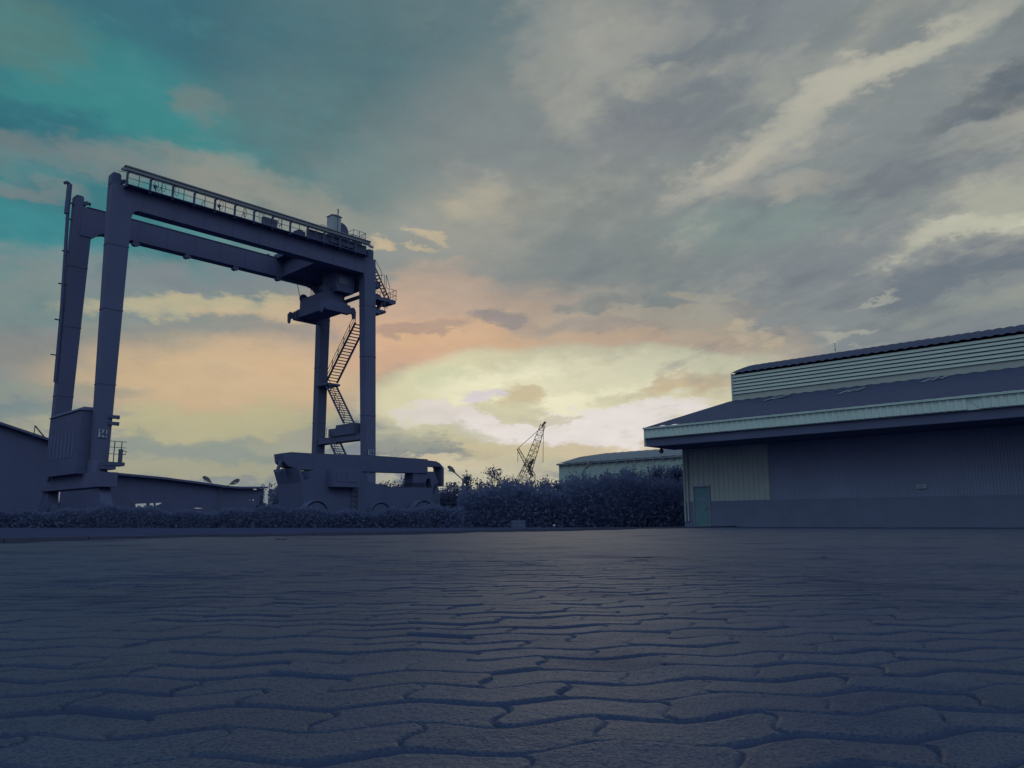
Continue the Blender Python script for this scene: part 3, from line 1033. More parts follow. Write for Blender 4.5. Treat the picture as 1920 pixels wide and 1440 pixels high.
m = MB()
y = wy(1732); z = WF_.on_s(1732, 912, OV)[1]
m.box((OV - .07, y + .22, z - .1), (OV - .04, y - .22, z + .1))
sgn = m.build('wall_sign', 'pale', wh)
m = MB()
m.box((OV - .075, y + .10, z - .05), (OV - .071, y - .10, z + .05))
m.build('symbol', 'wall_dark', sgn)
m = MB()
lx, lz = WF_.on_s(1566, 656, RGX)
m.tube([(RGX, lx, RGZ - .1), (RGX, lx, RGZ + .75)], .018, 6)
m.tube([(RGX, lx, RGZ + .3), (RGX, lx, RGZ + .34)], .05, 6)
m.build('lightning_rod', 'steel', wh)

# pendant lamp under the far end of the eave
y_, z_ = WF_.on_s(1240, 845, 1.3)
pt = WH_ORG + S * 1.3 + W * y_
pd = empty('pendant_lamp', (pt.x, pt.y, z_), ANG, 'small round lamp hanging from the end of the warehouse eave', 'lamp')
m = MB()
m.tube([(0, 0, .1), (0, 0, 4.38 - z_)], .012, 5)
m.build('cord', 'rope', pd)
m = MB()
prof = [(0, .17), (.05, .16), (.07, .10), (.12, .04), (.135, -.04), (.11, -.11), (.05, -.16), (0, -.17)]
n = 14
vs = [(r_ * math.cos(2 * math.pi * j / n), r_ * math.sin(2 * math.pi * j / n), z) for r_, z in prof for j in range(n)]
fs = [(i * n + j, i * n + (j + 1) % n, (i + 1) * n + (j + 1) % n, (i + 1) * n + j) for i in range(len(prof) - 1) for j in range(n)]
m.add(vs, fs)
m.build('lamp_shade', 'lamp', pd, True)

# ================================================================== distant warehouse
BO = Vector((5.61, 92.74, 0))
bw = empty('warehouse', BO, ANG, 'distant pale warehouse with a curved low roof seen above the bushes', 'warehouse')
m = MB()
ribbed(m, 0, -40, 0, 6.95, 0, .5, .05)
m.box((.05, -40, 0), (.2, -.02, 6.9))
for y in np.arange(-2.2, -40, -6):
    m.box((-.1, y, 0), (-.052, y - .15, 6.9))
m.build('wall', 'bg_wall', bw)
m = MB()
m.add([(0, 0, 0), (30, 0, 0), (30, 0, 7), (21, 0, 8.6), (15, 0, 9.1), (9, 0, 8.9), (4, 0, 8.15), (0, 0, 7)], [tuple(range(8))])
m.build('end_wall', 'bg_wall', bw)
m = MB()
m.box((-.35, -40, 6.95), (.0, .1, 7.12))
for y in np.arange(-.3, -40, -1.2):
    m.box((-.38, y, 6.75), (-.3, y - .12, 6.98))
m.build('gutter', 'bg_roof', bw)
m = MB()
pf = [(-.2, 7.14), (4, 8.2), (9, 8.95), (15, 9.15), (21, 8.65), (30, 7.05)]
ys = np.arange(.15, -40, -.6)
vs = [(x, y, z + (.05 if i % 2 else 0)) for i, y in enumerate(ys) for x, z in pf]
fs = [(i * 6 + k, i * 6 + k + 1, i * 6 + k + 7, i * 6 + k + 6) for i in range(len(ys) - 1) for k in range(5)]
m.add(vs, fs)
m.build('roof', 'bg_roof', bw)

# ================================================================== sheds on the left
# gable shed at the frame's edge: its right roof slope runs down behind the crane's generator house
q0, q1 = at_depth(-260, 706, 56), at_depth(120, 833, 66)
d = (q1 - q0); d.z = 0; d.normalize()
n_ = Vector((-d.y, d.x, 0))
ll = (q1 - q0).dot(d)
ls = empty('shed', (q0.x, q0.y, 0), math.atan2(d.y, d.x), 'dark gabled shed at the left edge with a roof sloping down towards the crane', 'shed')
m = MB()
hz0, hz1 = q0.z, q1.z
m.prism([(-ll, 0), (ll, 0), (ll, hz1 - .25), (0, hz0 - .25), (-ll, hz1 - .25)], XZ, 0, 25)
m.build('wall', 'shed', ls)
m = MB()
m.prism([(-ll - .5, hz1 - .35), (0, hz0 - .2), (ll + .5, hz1 - .35), (ll + .5, hz1 - .15), (0, hz0), (-ll - .5, hz1 - .15)], XZ, -.6, 25.6)
m.build('roof', 'shed', ls)

# long low open shed behind the crane
q0, q1, q2 = at_depth(150, 878, 84), at_depth(378, 905, 98), at_depth(494, 914, 100)
d = (q1 - q0); d.z = 0; d.normalize()
n_ = Vector((-d.y, d.x, 0))
os_ = empty('open_shed', (q0.x, q0.y, 0), math.atan2(d.y, d.x), 'long low dark storage shed with openings in its wall, behind the crane', 'shed')


def osp(x, y, t=0.0):
    c = -q0
    r0 = ray(x, y)
    k = (t - (Vector((0, 0, CH)) - q0).dot(n_)) / r0.dot(n_)
    p = Vector((0, 0, CH)) + r0 * k - Vector((q0.x, q0.y, 0))
    return p.dot(d), p.z


outl = [osp(*p) for p in ((120, 874), (200, 885.5), (300, 895), (378, 905), (420, 911), (440, 912.5), (495, 912.5))]
m = MB()
m.prism([(a, z) for a, z in outl] + [(a, z - .25) for a, z in outl[::-1]], XZ, -.8, 9)
m.build('roof', 'shed', os_)
xe = outl[-1][0]
holes = sorted([[osp(*p) for p in q] for q in (((254, 944.8), (276.5, 943.8), (276, 951), (254.5, 951)), ((281, 943.8), (290, 943.5), (290, 949), (281, 951)), ((292, 943.3), (306, 942.7), (300, 946), (292, 948.6)), ((362, 952.3), (371, 952), (384, 953.3), (371, 954)), ((475, 916.6), (483, 916.6), (483, 918.3), (475, 918.3)), ((468, 936.5), (471.5, 937.5), (471, 938.5), (467, 937.5)), ((474, 936.5), (478, 936), (478, 939), (474, 939)))], key=lambda h: h[0][0])
import bmesh
m = MB()
ztop = lambda x: float(np.interp(x, [a for a, z in outl], [z for a, z in outl])) - .27
cuts = sorted(set([outl[0][0], xe] + [p[0] for h in holes for p in h]))


def span(h, x):
    zs = []
    for i in range(4):
        (a0, z0), (a1, z1) = h[i], h[(i + 1) % 4]
        if abs(a1 - a0) > 1e-6 and min(a0, a1) - 1e-6 <= x <= max(a0, a1) + 1e-6:
            zs.append(z0 + (z1 - z0) * (x - a0) / (a1 - a0))
    return (min(zs), max(zs)) if zs else None


for c0, c1 in zip(cuts[:-1], cuts[1:]):
    e0, e1 = c0 + 1e-4, c1 - 1e-4
    gaps = []
    for h in holes:
        s0, s1 = span(h, e0), span(h, e1)
        if s0 and s1:
            gaps.append((s0, s1))
    gaps.sort()
    lo0, lo1 = 0.0, 0.0
    for (s0, s1) in gaps + [((ztop(e0), 0), (ztop(e1), 0))]:
        m.hexa([(c0, 0, lo0), (c1, 0, lo1), (c1, .2, lo1), (c0, .2, lo0)], [(c0, 0, s0[0]), (c1, 0, s1[0]), (c1, .2, s1[0]), (c0, .2, s0[0])])
        lo0, lo1 = s0[1], s1[1]
m.build('wall', 'shed', os_)
# ================================================================== boundary wall behind the bushes
p0, p1 = Vector((-26.2, 94, 0)), Vector((22, 72, 0))
dw = (p1 - p0).normalized()
bwall = empty('boundary_wall', p0, math.atan2(dw.y, dw.x), 'low dark concrete wall running behind the bushes', 'wall')
m = MB()
Lw = (p1 - p0).length
m.box((0, 0, -.06), (Lw, .2, 2.5))
m.box((-.05, -.05, 2.5), (Lw + .05, .25, 2.6))
for x in np.arange(0, Lw, 4):
    m.box((x, -.08, -.06), (x + .3, -.002, 2.48))
m.build('wall', 'wall_conc', bwall)

# ================================================================== plants
TREE_N = [0]


def plant(px, top, hw, depth, label, group='bushes and small trees along the yard edge', dense=1.0, spiky=0.35, base=0.0, name='shrub', cat='bush', pointed=False):
    rr = random.Random(100 + TREE_N[0])
    TREE_N[0] += 1
    p = at_depth(px, top, depth)
    H = p.z
    hwid = hw / F * depth
    root = empty(name, (p.x, p.y, -.06), rr.uniform(0, 6), label, cat, group)
    tk = MB()
    tips = []
    nst = 3 if not pointed else 1
    for i in range(nst):
        a = rr.uniform(0, 6.28)
        q = Vector((math.cos(a) * hwid * .1, math.sin(a) * hwid * .1, 0))
        e = Vector((math.cos(a) * hwid * .35 * (0 if pointed else 1), math.sin(a) * hwid * .35 * (0 if pointed else 1), H * .62))
        mid = (q + e) / 2 + Vector((rr.uniform(-.1, .1), rr.uniform(-.1, .1), 0))
        tk.tube([q, mid, e], .09 + .01 * H, 6, .035)
        for j in range(7):
            k = rr.uniform(.25, 1)
            s0 = q.lerp(e, k)
            aa = rr.uniform(0, 6.28)
            wv = hwid * rr.uniform(.35, .8)
            s1 = Vector((math.cos(aa) * wv, math.sin(aa) * wv, min(H * .95, s0.z + H * rr.uniform(.08, .35))))
            tk.tube([s0, s0.lerp(s1, .5) + Vector((0, 0, .1)), s1], .035, 5, .012)
            tips.append(s1)
    # twig shoots poking out of the top outline
    shoots = []
    for i in range(int(12 + hwid * 16)):
        aa = rr.uniform(0, 6.28)
        rad = hwid * math.sqrt(rr.random())
        zt_ = H * (1 - .45 * (rad / hwid) ** 2 * (1.6 if pointed else 1))
        b0 = Vector((math.cos(aa) * rad * .8, math.sin(aa) * rad * .8, zt_ * .72))
        b1 = Vector((math.cos(aa) * rad * 1.05, math.sin(aa) * rad * 1.05, zt_ * rr.uniform(.84, 1.06)))
        tk.tube([b0, b1], .020, 4, .008)
        shoots.append((b0, b1))
    tk.build('trunk', 'bark', root)
    n = int((900 + 520 * hwid * H) * dense)
    n = min(n, 6500)
    vs, fs = [], []

    def leaf(c, s_):
        d1 = Vector((rr.gauss(0, 1), rr.gauss(0, 1), rr.gauss(0, .7))).normalized()
        d2 = d1.cross(Vector((rr.gauss(0, 1), rr.gauss(0, 1), rr.gauss(0, 1)))).normalized()
        k = len(vs)
        vs.extend([c - d1 * s_, c + d2 * s_ * .45, c + d1 * s_, c - d2 * s_ * .45])
        fs.append((k, k + 1, k + 2, k + 3))
    cl = [Vector((0, 0, H * .3))]
    ncl = int(10 + hwid * 9)
    for i in range(ncl):
        aa = rr.uniform(0, 6.28)
        rad = hwid * rr.random() ** .6
        zt_ = H * (1 - (.5 if not pointed else .95) * (rad / hwid) ** 2)
        cl.append(Vector((math.cos(aa) * rad, math.sin(aa) * rad, base * H + (zt_ - base * H) * rr.random() ** .7 * .93)))
    for i in range(n):
        c = rr.choice(cl)
        sg = .20 + .10 * hwid * (0.5 if pointed else 1)
        pnt = c + Vector((rr.gauss(0, sg), rr.gauss(0, sg), rr.gauss(0, sg * .85)))
        if pnt.z < .05 or pnt.z > H * 1.0:
            continue
        leaf(pnt, rr.uniform(.07, .15))
    for b0, b1 in shoots:
        for i in range(int(7 + 16 * spiky)):
            k = rr.uniform(.1, 1.0)
            leaf(b0.lerp(b1, k) + Vector((rr.gauss(0, .06), rr.gauss(0, .06), rr.gauss(0, .05))), rr.uniform(.05, .11))
    if not pointed and dense >= .9:            # shaded inner foliage
        for i in range(int(n * .35)):
            aa = rr.uniform(0, 6.28)
            rad = hwid * .95 * math.sqrt(rr.random())
            leaf(Vector((math.cos(aa) * rad, math.sin(aa) * rad, rr.uniform(0, H * (.72 - .35 * (rad / hwid) ** 2)))), rr.uniform(.14, .26))
    mb = MB()
    mb.v, mb.f = [tuple(v) for v in vs], fs
    me = bpy.data.meshes.new('crown')
    me.from_pydata(mb.v, [], mb.f)
    me.materials.append(M['leaf'])
    o = bpy.data.objects.new('crown', me)
    COL.objects.link(o)
    o.parent = root
    return root


PL = [
    (493, 906, 6, 78, 'thin leafy sapling at the right end of the long low shed', dict(pointed=True, name='sapling', cat='tree', dense=.5, base=.3)),
    (544, 900, 26, 66, 'loose leafy bush left of the container handler', dict(dense=.9)),
    (590, 905, 40, 70, 'dense bush behind the rear of the container handler', {}),
    (655, 902, 42, 72, 'dense bush behind the middle of the container handler', {}),
    (718, 893, 28, 66, 'bush seen just right of the crane leg below the boom', dict(dense=.7)),
    (760, 889, 32, 67, 'open leafy bush under the front part of the boom', dict(dense=.7)),
    (812, 908, 34, 62, 'low dense bush beside the boom head', {}),
    (848, 902, 30, 60, 'low bush with short upright twigs below the curved street lamp', dict(spiky=.8)),
    (876, 876, 10, 62, 'slender pointed young tree right of the curved street lamp', dict(pointed=True, name='young_tree', cat='tree', dense=.8)),
    (900, 892, 22, 63, 'rounded bush just right of the pointed young tree', dict(dense=.8)),
    (929, 868, 24, 62, 'tallest bush with long shoots in the middle of the row', dict(dense=.85, spiky=.9)),
    (962, 880, 28, 63, 'leafy bush left of the lattice crane foot', dict(dense=.8)),
    (996, 886, 26, 61, 'bush in front of the lattice crane foot', dict(dense=.8)),
    (1022, 884, 14, 64, 'sparse twiggy bush between the lattice crane and the distant warehouse', dict(dense=.5, spiky=.9)),
    (1046, 897, 24, 60, 'low bush at the corner of the distant warehouse', {}),
    (1096, 873, 32, 58, 'bushy tree in front of the left part of the distant warehouse', dict(spiky=.8, dense=1.7)),
    (1140, 884, 28, 58, 'lower bush between two taller ones before the distant warehouse', dict(dense=1.7)),
    (1184, 866, 34, 56, 'tall dense bush in front of the distant warehouse wall', dict(spiky=.8, dense=1.7)),
    (1226, 866, 30, 55, 'dense bush right of the tallest one before the distant warehouse', dict(dense=1.7)),
    (1262, 870, 30, 54, 'bush touching the corner of the near warehouse', dict(spiky=.7, dense=1.7)),
]
for px, top, hw, dep, lab, kw in PL:
    plant(px, top, hw, dep, lab, **kw)
# low dense undergrowth in front of the row, one mass of leaves nobody could count
rr = random.Random(5)
vs, fs = [], []
for i in range(36000):
    px = rr.uniform(505, 1285)
    dep = (50 if px > 860 else 70) + rr.uniform(-2.5, 4)
    top = at_depth(px, (924 if px < 860 else 921 if px < 1060 else 902) + 7 * math.sin(px * .031) + 4 * math.sin(px * .17) - 16 * rr.random() ** 4, dep).z
    c = at_depth(px, 900, dep)
    c.z = -.06 + (top + .06) * (1 - rr.random() ** 1.4)
    s_ = rr.uniform(.08, .17)
    d1 = Vector((rr.gauss(0, 1), rr.gauss(0, 1), rr.gauss(0, .7))).normalized()
    d2 = d1.cross(Vector((rr.gauss(0, 1), rr.gauss(0, 1), rr.gauss(0, 1)))).normalized()
    k = len(vs)
    vs += [c - d1 * s_, c + d2 * s_ * .5, c + d1 * s_, c - d2 * s_ * .5]
    fs.append((k, k + 1, k + 2, k + 3))
for i in range(23000):                      # its lower continuation along the far side of the kerb
    px = rr.uniform(-120, 870)
    dep = 44.5 + rr.uniform(-1.2, 1.2)
    top = at_depth(px, 957 + 5 * math.sin(px * .021) + 3 * math.sin(px * .083) - 5 * rr.random() ** 3, dep).z
    c = at_depth(px, 900, dep)
    c.z = -.06 + (top + .06) * (1 - rr.random() ** 1.4)
    s_ = rr.uniform(.06, .13)
    d1 = Vector((rr.gauss(0, 1), rr.gauss(0, 1), rr.gauss(0, .7))).normalized()
    d2 = d1.cross(Vector((rr.gauss(0, 1), rr.gauss(0, 1), rr.gauss(0, 1)))).normalized()
    k = len(vs)
    vs += [c - d1 * s_, c + d2 * s_ * .5, c + d1 * s_, c - d2 * s_ * .5]
    fs.append((k, k + 1, k + 2, k + 3))
me = bpy.data.meshes.new('undergrowth')
me.from_pydata([tuple(v) for v in vs], [], fs)
me.materials.append(M['leaf'])
o = bpy.data.objects.new('undergrowth', me)
COL.objects.link(o)
tag(o, 'dense dark undergrowth along the yard edge and below the bushes', 'undergrowth', kind='stuff')

# ================================================================== lattice crane far behind
lc0 = at_depth(984, 905, 150)
LC = empty('lattice_crane', (lc0.x, lc0.y, 0), 0, 'distant lattice boom crawler crane rising above the bushes', 'crane')
PX = lambda x, y: Vector(((at_depth(x, y, 150) - lc0).x, 0, at_depth(x, y, 150).z))


def lattice(name, p, q, w0, w1, n, th):
    p, q = Vector(p), Vector(q)
    d_ = (q - p).normalized()
    a_ = d_.cross(Vector((0, 1, 0))).normalized()
    b2 = Vector((0, 1, 0))
    m = MB()
    cs = []
    for i in range(n + 1):
        k = i / n
        w = (w0 + (w1 - w0) * k) / 2
        c = p.lerp(q, k)
        cs.append([c - a_ * w - b2 * w, c + a_ * w - b2 * w, c + a_ * w + b2 * w, c - a_ * w + b2 * w])
    for i in range(n):
        for j in range(4):
            m.beam(cs[i][j], cs[i + 1][j], th)
            m.beam(cs[i][j], cs[i + 1][(j + 1) % 4], th * .6)
            m.beam(cs[i][j], cs[i][(j + 1) % 4], th * .6)
    return m.build(name, 'lattice', LC)


foot, head = PX(980, 905), PX(1018, 797)
bm_ = lattice('boom', foot, head, 2.2, .9, 11, .11)
m = MB()
m.beam(head, PX(1023, 791), .5, .4)
m.beam(PX(1016, 800), PX(1021, 792), .3)
m.build('boom_head', 'lattice', bm_)
mt_ = lattice('mast', PX(1000, 893), PX(971, 841), .9, .4, 7, .09)
m = MB()
m.beam(PX(993, 870), PX(1001, 861), .5, .5)
m.beam(PX(990, 872), PX(999, 893), .35)
m.beam(PX(1001, 861), PX(990, 885), .3)
m.build('strut', 'lattice', LC)
m = MB()
for (a0, a1) in (((971, 841), (1017, 800)), ((971, 841), (971, 866)), ((1019, 795), (1018, 868)), ((978, 900), (1008, 830)), ((972, 905), (990, 860)), ((966, 900), (996, 852))):
    m.tube([PX(*a0), PX(*a1)], .05, 4)
m.build('cable', 'lattice', LC)
m = MB()
m.box((-3, -1.5, 0), (3.2, 1.5, 1.3))
m.box((-2, -1.3, 1.3), (3.4, 1.3, 3.6))
m.build('crane_body', 'vehicle', LC)

# ================================================================== street lamps
def lamp(px, py, depth, arms, label, poletop, r=.06):
    p = at_depth(px, py, depth)
    o = empty('street_lamp', (p.x, p.y, -.06), 0, label, 'street lamp')
    rel = lambda x, y: Vector((at_depth(x, y, depth).x - p.x, 0, at_depth(x, y, depth).z + .06))
    m = MB()
    m.tube([(0, 0, 0), rel(*poletop)], r * 1.3, 8, r)
    m.build('pole', 'lamp', o)
    for hx, hy, ex, ey in arms:
        m = MB()
        a0, a1 = rel(ex, ey), rel(hx, hy)
        m.tube([rel(*poletop), a0, a1], r * .8, 6)
        ar = m.build('arm', 'lamp', o)
        dd = (a1 - a0).normalized()
        m = MB()
        nn = Vector((dd.z, 0, -dd.x))
        L_ = .75 * depth / 60
        pts = []
        for k, wv in ((0, .06), (.25, .16), (.6, .2), (.9, .14), (1, .04)):
            pts.append((k, wv))
        top = [(a1 + dd * (k * L_) + nn * (wv * depth / 60)) for k, wv in pts]
        bot = [(a1 + dd * (k * L_) - nn * (wv * .6 * depth / 60)) for k, wv in pts][::-1]
        pg = [(v.x, v.z) for v in top + bot]
        m.prism(pg, XZ, -.16, .16)
        hd = m.build('lamp_head', 'lamp', ar)
        m = MB()
        c = a1 + dd * (.6 * L_) + Vector((0, 0, -.14 * depth / 60))
        m.cyl(c, (0, 0, 1), .16 * depth / 60, .10, 12)
        m.build('lens', 'lens', hd)
    return o


lamp(868, 900, 58, [(853, 886.5, 866, 898)], 'single armed street lamp leaning over the bushes right of the container handler', (868, 902))
lamp(1092, 889, 52, [(1097.5, 878.5, 1093.5, 884)], 'small curved street lamp standing among the bushes before the distant warehouse', (1092, 889), .05)
lamp(414, 914, 100, [(395, 904.5, 404, 911), (432, 907.5, 424, 912)], 'double armed street lamp rising behind the long low shed roof', (414, 916), .05)
p = at_depth(521, 913, 82)
lp_ = empty('lamp_post', (p.x, p.y, -.06), 0, 'thin straight post with a small head between sapling and bush', 'post')
m = MB()
m.tube([(0, 0, 0), (0, 0, p.z)], .05, 6)
m.build('pole', 'lamp', lp_)
m = MB()
m.cyl((0, 0, p.z), (0, 0, 1), .10, .22, 8)
m.build('lamp_head', 'lamp', lp_)

# ================================================================== small yard things
# a van half hidden in the dark, only its rounded roof shows against the sky
p = at_depth(540, 930, 68)
vn = empty('parked_van', (p.x, p.y, -.06), R(18), 'dark parked van with a rounded roof left of the container handler', 'van')
m = MB()
hz_ = p.z
m.prism([(-2.3, .35), (2.5, .35), (2.5, hz_ - .3), (2.3, hz_ - .05), (1.9, hz_), (-.6, hz_), (-1.1, hz_ - .2), (-1.5, hz_ - .75), (-2.2, hz_ - 1.0), (-2.35, .8)], XZ, -.9, .9)
m.build('body', 'vehicle', vn)
m = MB()
m.prism([(-.9, hz_ - .7), (.4, hz_ - .7), (.4, hz_ - .25), (-.7, hz_ - .25)], XZ, -.93, -.902)
m.build('window', 'glass', vn)
for x in (-1.5, 1.6):
    for y in (-.75, .75):
        m = MB()
        m.cyl((x, y, .38), (0, 1, 0), .38, .24, 18)
        m.build('wheel', 'tyre', vn)

# crash barrier in the far left yard
a0, a1 = at_depth(352, 971, 60), at_depth(448, 970, 60)
cb = empty('crash_barrier', (a0.x, a0.y, -.06), 0, 'low metal crash barrier with thin pale rail in the dark left yard', 'barrier')
m = MB()
m.prism([(-.03, .50), (.03, .53), (.0, .58), (.03, .63), (-.03, .68)], lambda a, b, t: (t, a, b), 0, a1.x - a0.x)
m.build('rail', 'steel', cb)
for i in range(4):
    m = MB()
    x = .3 + i * (a1.x - a0.x - .6) / 3
    m.box((x, .04, 0), (x + .1, .14, .6))
    m.build('post', 'crane_dark', cb)

# stacked slatted crate by the paving edge
p = at_depth(971, 986, 40)
cr = empty('slatted_crate', (p.x, p.y, -.06), R(10), 'faint pale slatted crate standing in the dark just beyond the paving edge', 'crate')
m = MB()
for k in range(3):
    for j in range(6):
        m.box((-.31 + j * .105, -.23, .10 + k * .10), (-.26 + j * .105, -.205, .15 + k * .10))
m.build('slat', 'faint_sign', cr)
m = MB()
m.box((-.34, -.2, .0), (.34, .2, .40))
m.build('box', 'crane_dark', cr)

# small white marker by the kerb
p = at_depth(1039, 985, 34)
mk = empty('marker_post', (p.x, p.y, -.06), 0, 'tiny white marker post beyond the paving edge', 'marker')
m = MB()
m.tube([(0, 0, 0), (0, 0, .16)], .02, 8)
m.build('post', 'crane_dark', mk)
m = MB()
m.cyl((0, 0, .17), (0, 0, 1), .045, .07, 10)
m.build('reflector', 'lens', mk)

# dead leaves lying on the paving
def dead_leaf(px, py, s_, label, cup):
    t = -CH / ray(px, py).z
    q = Vector((0, 0, CH)) + ray(px, py) * t
    m = MB()
    n = 9
    vs, fs = [], []
    for i in range(n):
        k = i / (n - 1)
        w = math.sin(math.pi * min(1, k * 1.05)) * .38
        for j in (-1, 0, 1):
            vs.append(((k - .5) * s_ * 2, j * w * s_, s_ * (.10 + cup * (abs(j) * .35 + (k - .5) ** 2 * 1.2))))
    for i in range(n - 1):
        for j in range(2):
            fs.append((i * 3 + j, i * 3 + j + 1, i * 3 + j + 4, i * 3 + j + 3))
    m.add(vs, fs)
    o = m.build('dead_leaf', 'twig', None, True)
    o.location = (q.x, q.y, .0)
    o.rotation_euler = (0, 0, random.uniform(-.4, .4))
    tag(o, label, 'leaf', 'dead leaves on the paving')


dead_leaf(527, 1013, .07, 'curled dead leaf lying on the paving near its left edge', .35)
dead_leaf(1205, 1048, .06, 'long flat dead leaf in the middle of the paving', .15)
dead_leaf(1545, 1046, .022, 'small dead leaf on the right half of the paving', .4)

# ================================================================== SKY AND LIGHT
SUN_AZ = math.atan2(ray(1090, 770).x, ray(1090, 770).y)
SUN_EL = R(9)
wd = bpy.data.worlds.new('World')
scene.world = wd
wd.use_nodes = True
nt = wd.node_tree
for n in list(nt.nodes):
    nt.nodes.remove(n)
N, L = nt.nodes.new, nt.links.new
out = N('ShaderNodeOutputWorld')
bg = N('ShaderNodeBackground')
bg.inputs['Strength'].default_value = 0.1
L(bg.outputs[0], out.inputs['Surface'])
sky = N('ShaderNodeTexSky')
sky.sky_type = 'NISHITA'
sky.sun_disc = False
sky.sun_elevation = SUN_EL
sky.sun_rotation = SUN_AZ
tc = N('ShaderNodeTexCoord')
DIR = tc.outputs['Generated']


def math_(op, a, b=None, c=None, clamp=False):
    n = N('ShaderNodeMath')
    n.operation = op
    n.use_clamp = clamp
    for i, v in enumerate((a, b, c)):
        if v is None:
            continue
        if isinstance(v, (int, float)):
            n.inputs[i].default_value = v
        else:
            L(v, n.inputs[i])
    return n.outputs[0]


def vmath(op, a, b=None, scale=None):
    n = N('ShaderNodeVectorMath')
    n.operation = op
    for i, v in enumerate((a, b)):
        if v is None:
            continue
        if isinstance(v, (tuple, list, Vector)):
            n.inputs[i].default_value = tuple(v)
        else:
            L(v, n.inputs[i])
    if scale is not None:
        if isinstance(scale, (int, float)):
            n.inputs['Scale'].default_value = scale
        else:
            L(scale, n.inputs['Scale'])
    return n.outputs['Value'] if op in ('DOT_PRODUCT', 'LENGTH') else n.outputs[0]


def tex(vec, scale, detail, rough=.55, color=False):
    n = N('ShaderNodeTexNoise')
    n.inputs['Scale'].default_value = scale
    n.inputs['Detail'].default_value = detail
    n.inputs['Roughness'].default_value = rough
    L(vec, n.inputs['Vector'])
    return n.outputs['Color'] if color else n.outputs['Fac']


def mixc(a, b, fac):
    n = N('ShaderNodeMix')
    n.data_type = 'RGBA'
    for k, v in (('A', a), ('B', b)):
        if isinstance(v, tuple):
            n.inputs[k].default_value = (*v, 1)
        else:
            L(v, n.inputs[k])
    if isinstance(fac, (int, float)):
        n.inputs['Factor'].default_value = fac
    else:
        L(fac, n.inputs['Factor'])
    return n.outputs['Result']


def lin(c):
    return tuple(((v / 255) / 12.92 if v <= 10 else ((v / 255 + .055) / 1.055) ** 2.4) * 10 for v in c)


# cloud-layer coordinates: streaks lie along one wind direction and flatten towards the horizon
sep = N('ShaderNodeSeparateXYZ')
L(DIR, sep.inputs[0])
zc = math_('ADD', math_('MAXIMUM', sep.outputs['Z'], 0.0), 0.13)
cp = N('ShaderNodeCombineXYZ')
wx, wy_ = -.41, .91
al = math_('DIVIDE', math_('ADD', math_('MULTIPLY', sep.outputs['X'], wx), math_('MULTIPLY', sep.outputs['Y'], wy_)), zc)
ac = math_('DIVIDE', math_('ADD', math_('MULTIPLY', sep.outputs['X'], wy_), math_('MULTIPLY', sep.outputs['Y'], -wx)), zc)
L(math_('MULTIPLY', al, .5), cp.inputs[0])
L(ac, cp.inputs[1])
CL = cp.outputs[0]
flat = vmath('MULTIPLY', DIR, (1, 1, 2.3))
wcol = vmath('SUBTRACT', tex(flat, 4.5, 6, .6, True), (.5, .5, .5))
wcol2 = vmath('SUBTRACT', tex(flat, 16, 5, .62, True), (.5, .5, .5))
wcol3 = vmath('SUBTRACT', tex(flat, 46, 4, .62, True), (.5, .5, .5))
wsum = vmath('ADD', vmath('ADD', vmath('SCALE', wcol, scale=.17), vmath('SCALE', wcol2, scale=.075)), vmath('SCALE', wcol3, scale=.022))
DW = vmath('ADD', DIR, vmath('MULTIPLY', wsum, (1, 1, .55)))
DS = vmath('ADD', DIR, vmath('SCALE', wcol, scale=.06))
fine = math_('SUBTRACT', tex(vmath('MULTIPLY', DIR, (1, 1, 3.0)), 20, 8, .62), .5)
stm = N('ShaderNodeMapRange')
stm.inputs['From Min'].default_value = .2; stm.inputs['From Max'].default_value = .42
L(sep.outputs['Z'], stm.inputs['Value'])
streak = math_('MULTIPLY', math_('SUBTRACT', tex(CL, 2.6, 7, .6), .5), stm.outputs[0])


def patch(prev, x, y, rx, ry, ang, col, amt=1.0, edge=0.0, rag=0.0, soft=False, strk=0.0):
    c = ray(x, y).normalized()
    ex = (ray(x + 1, y).normalized() - ray(x - 1, y).normalized()) / 2
    ey = (ray(x, y - 1).normalized() - ray(x, y + 1).normalized()) / 2
    pxs = ex.length
    ex.normalize(); ey.normalize()
    a_ = R(ang)
    e1 = (ex * math.cos(a_) + ey * math.sin(a_)) / (rx * pxs)
    e2 = (-ex * math.sin(a_) + ey * math.cos(a_)) / (ry * ey.dot(ey) * pxs)
    D = DS if soft else DW
    a = vmath('DOT_PRODUCT', D, e1)
    b = vmath('DOT_PRODUCT', D, e2)
    r2 = math_('MULTIPLY_ADD', a, a, math_('MULTIPLY', b, b))
    if rag:
        r2 = math_('MULTIPLY_ADD', fine, rag, r2)
    if strk:
        r2 = math_('MULTIPLY_ADD', streak, strk, r2)
    mr = N('ShaderNodeMapRange')
    mr.interpolation_type = 'SMOOTHSTEP'
    mr.inputs['From Min'].default_value = 1.0
    mr.inputs['From Max'].default_value = edge
    mr.inputs['To Max'].default_value = amt
    L(r2, mr.inputs['Value'])
    return mixc(prev, lin(col), mr.outputs[0])


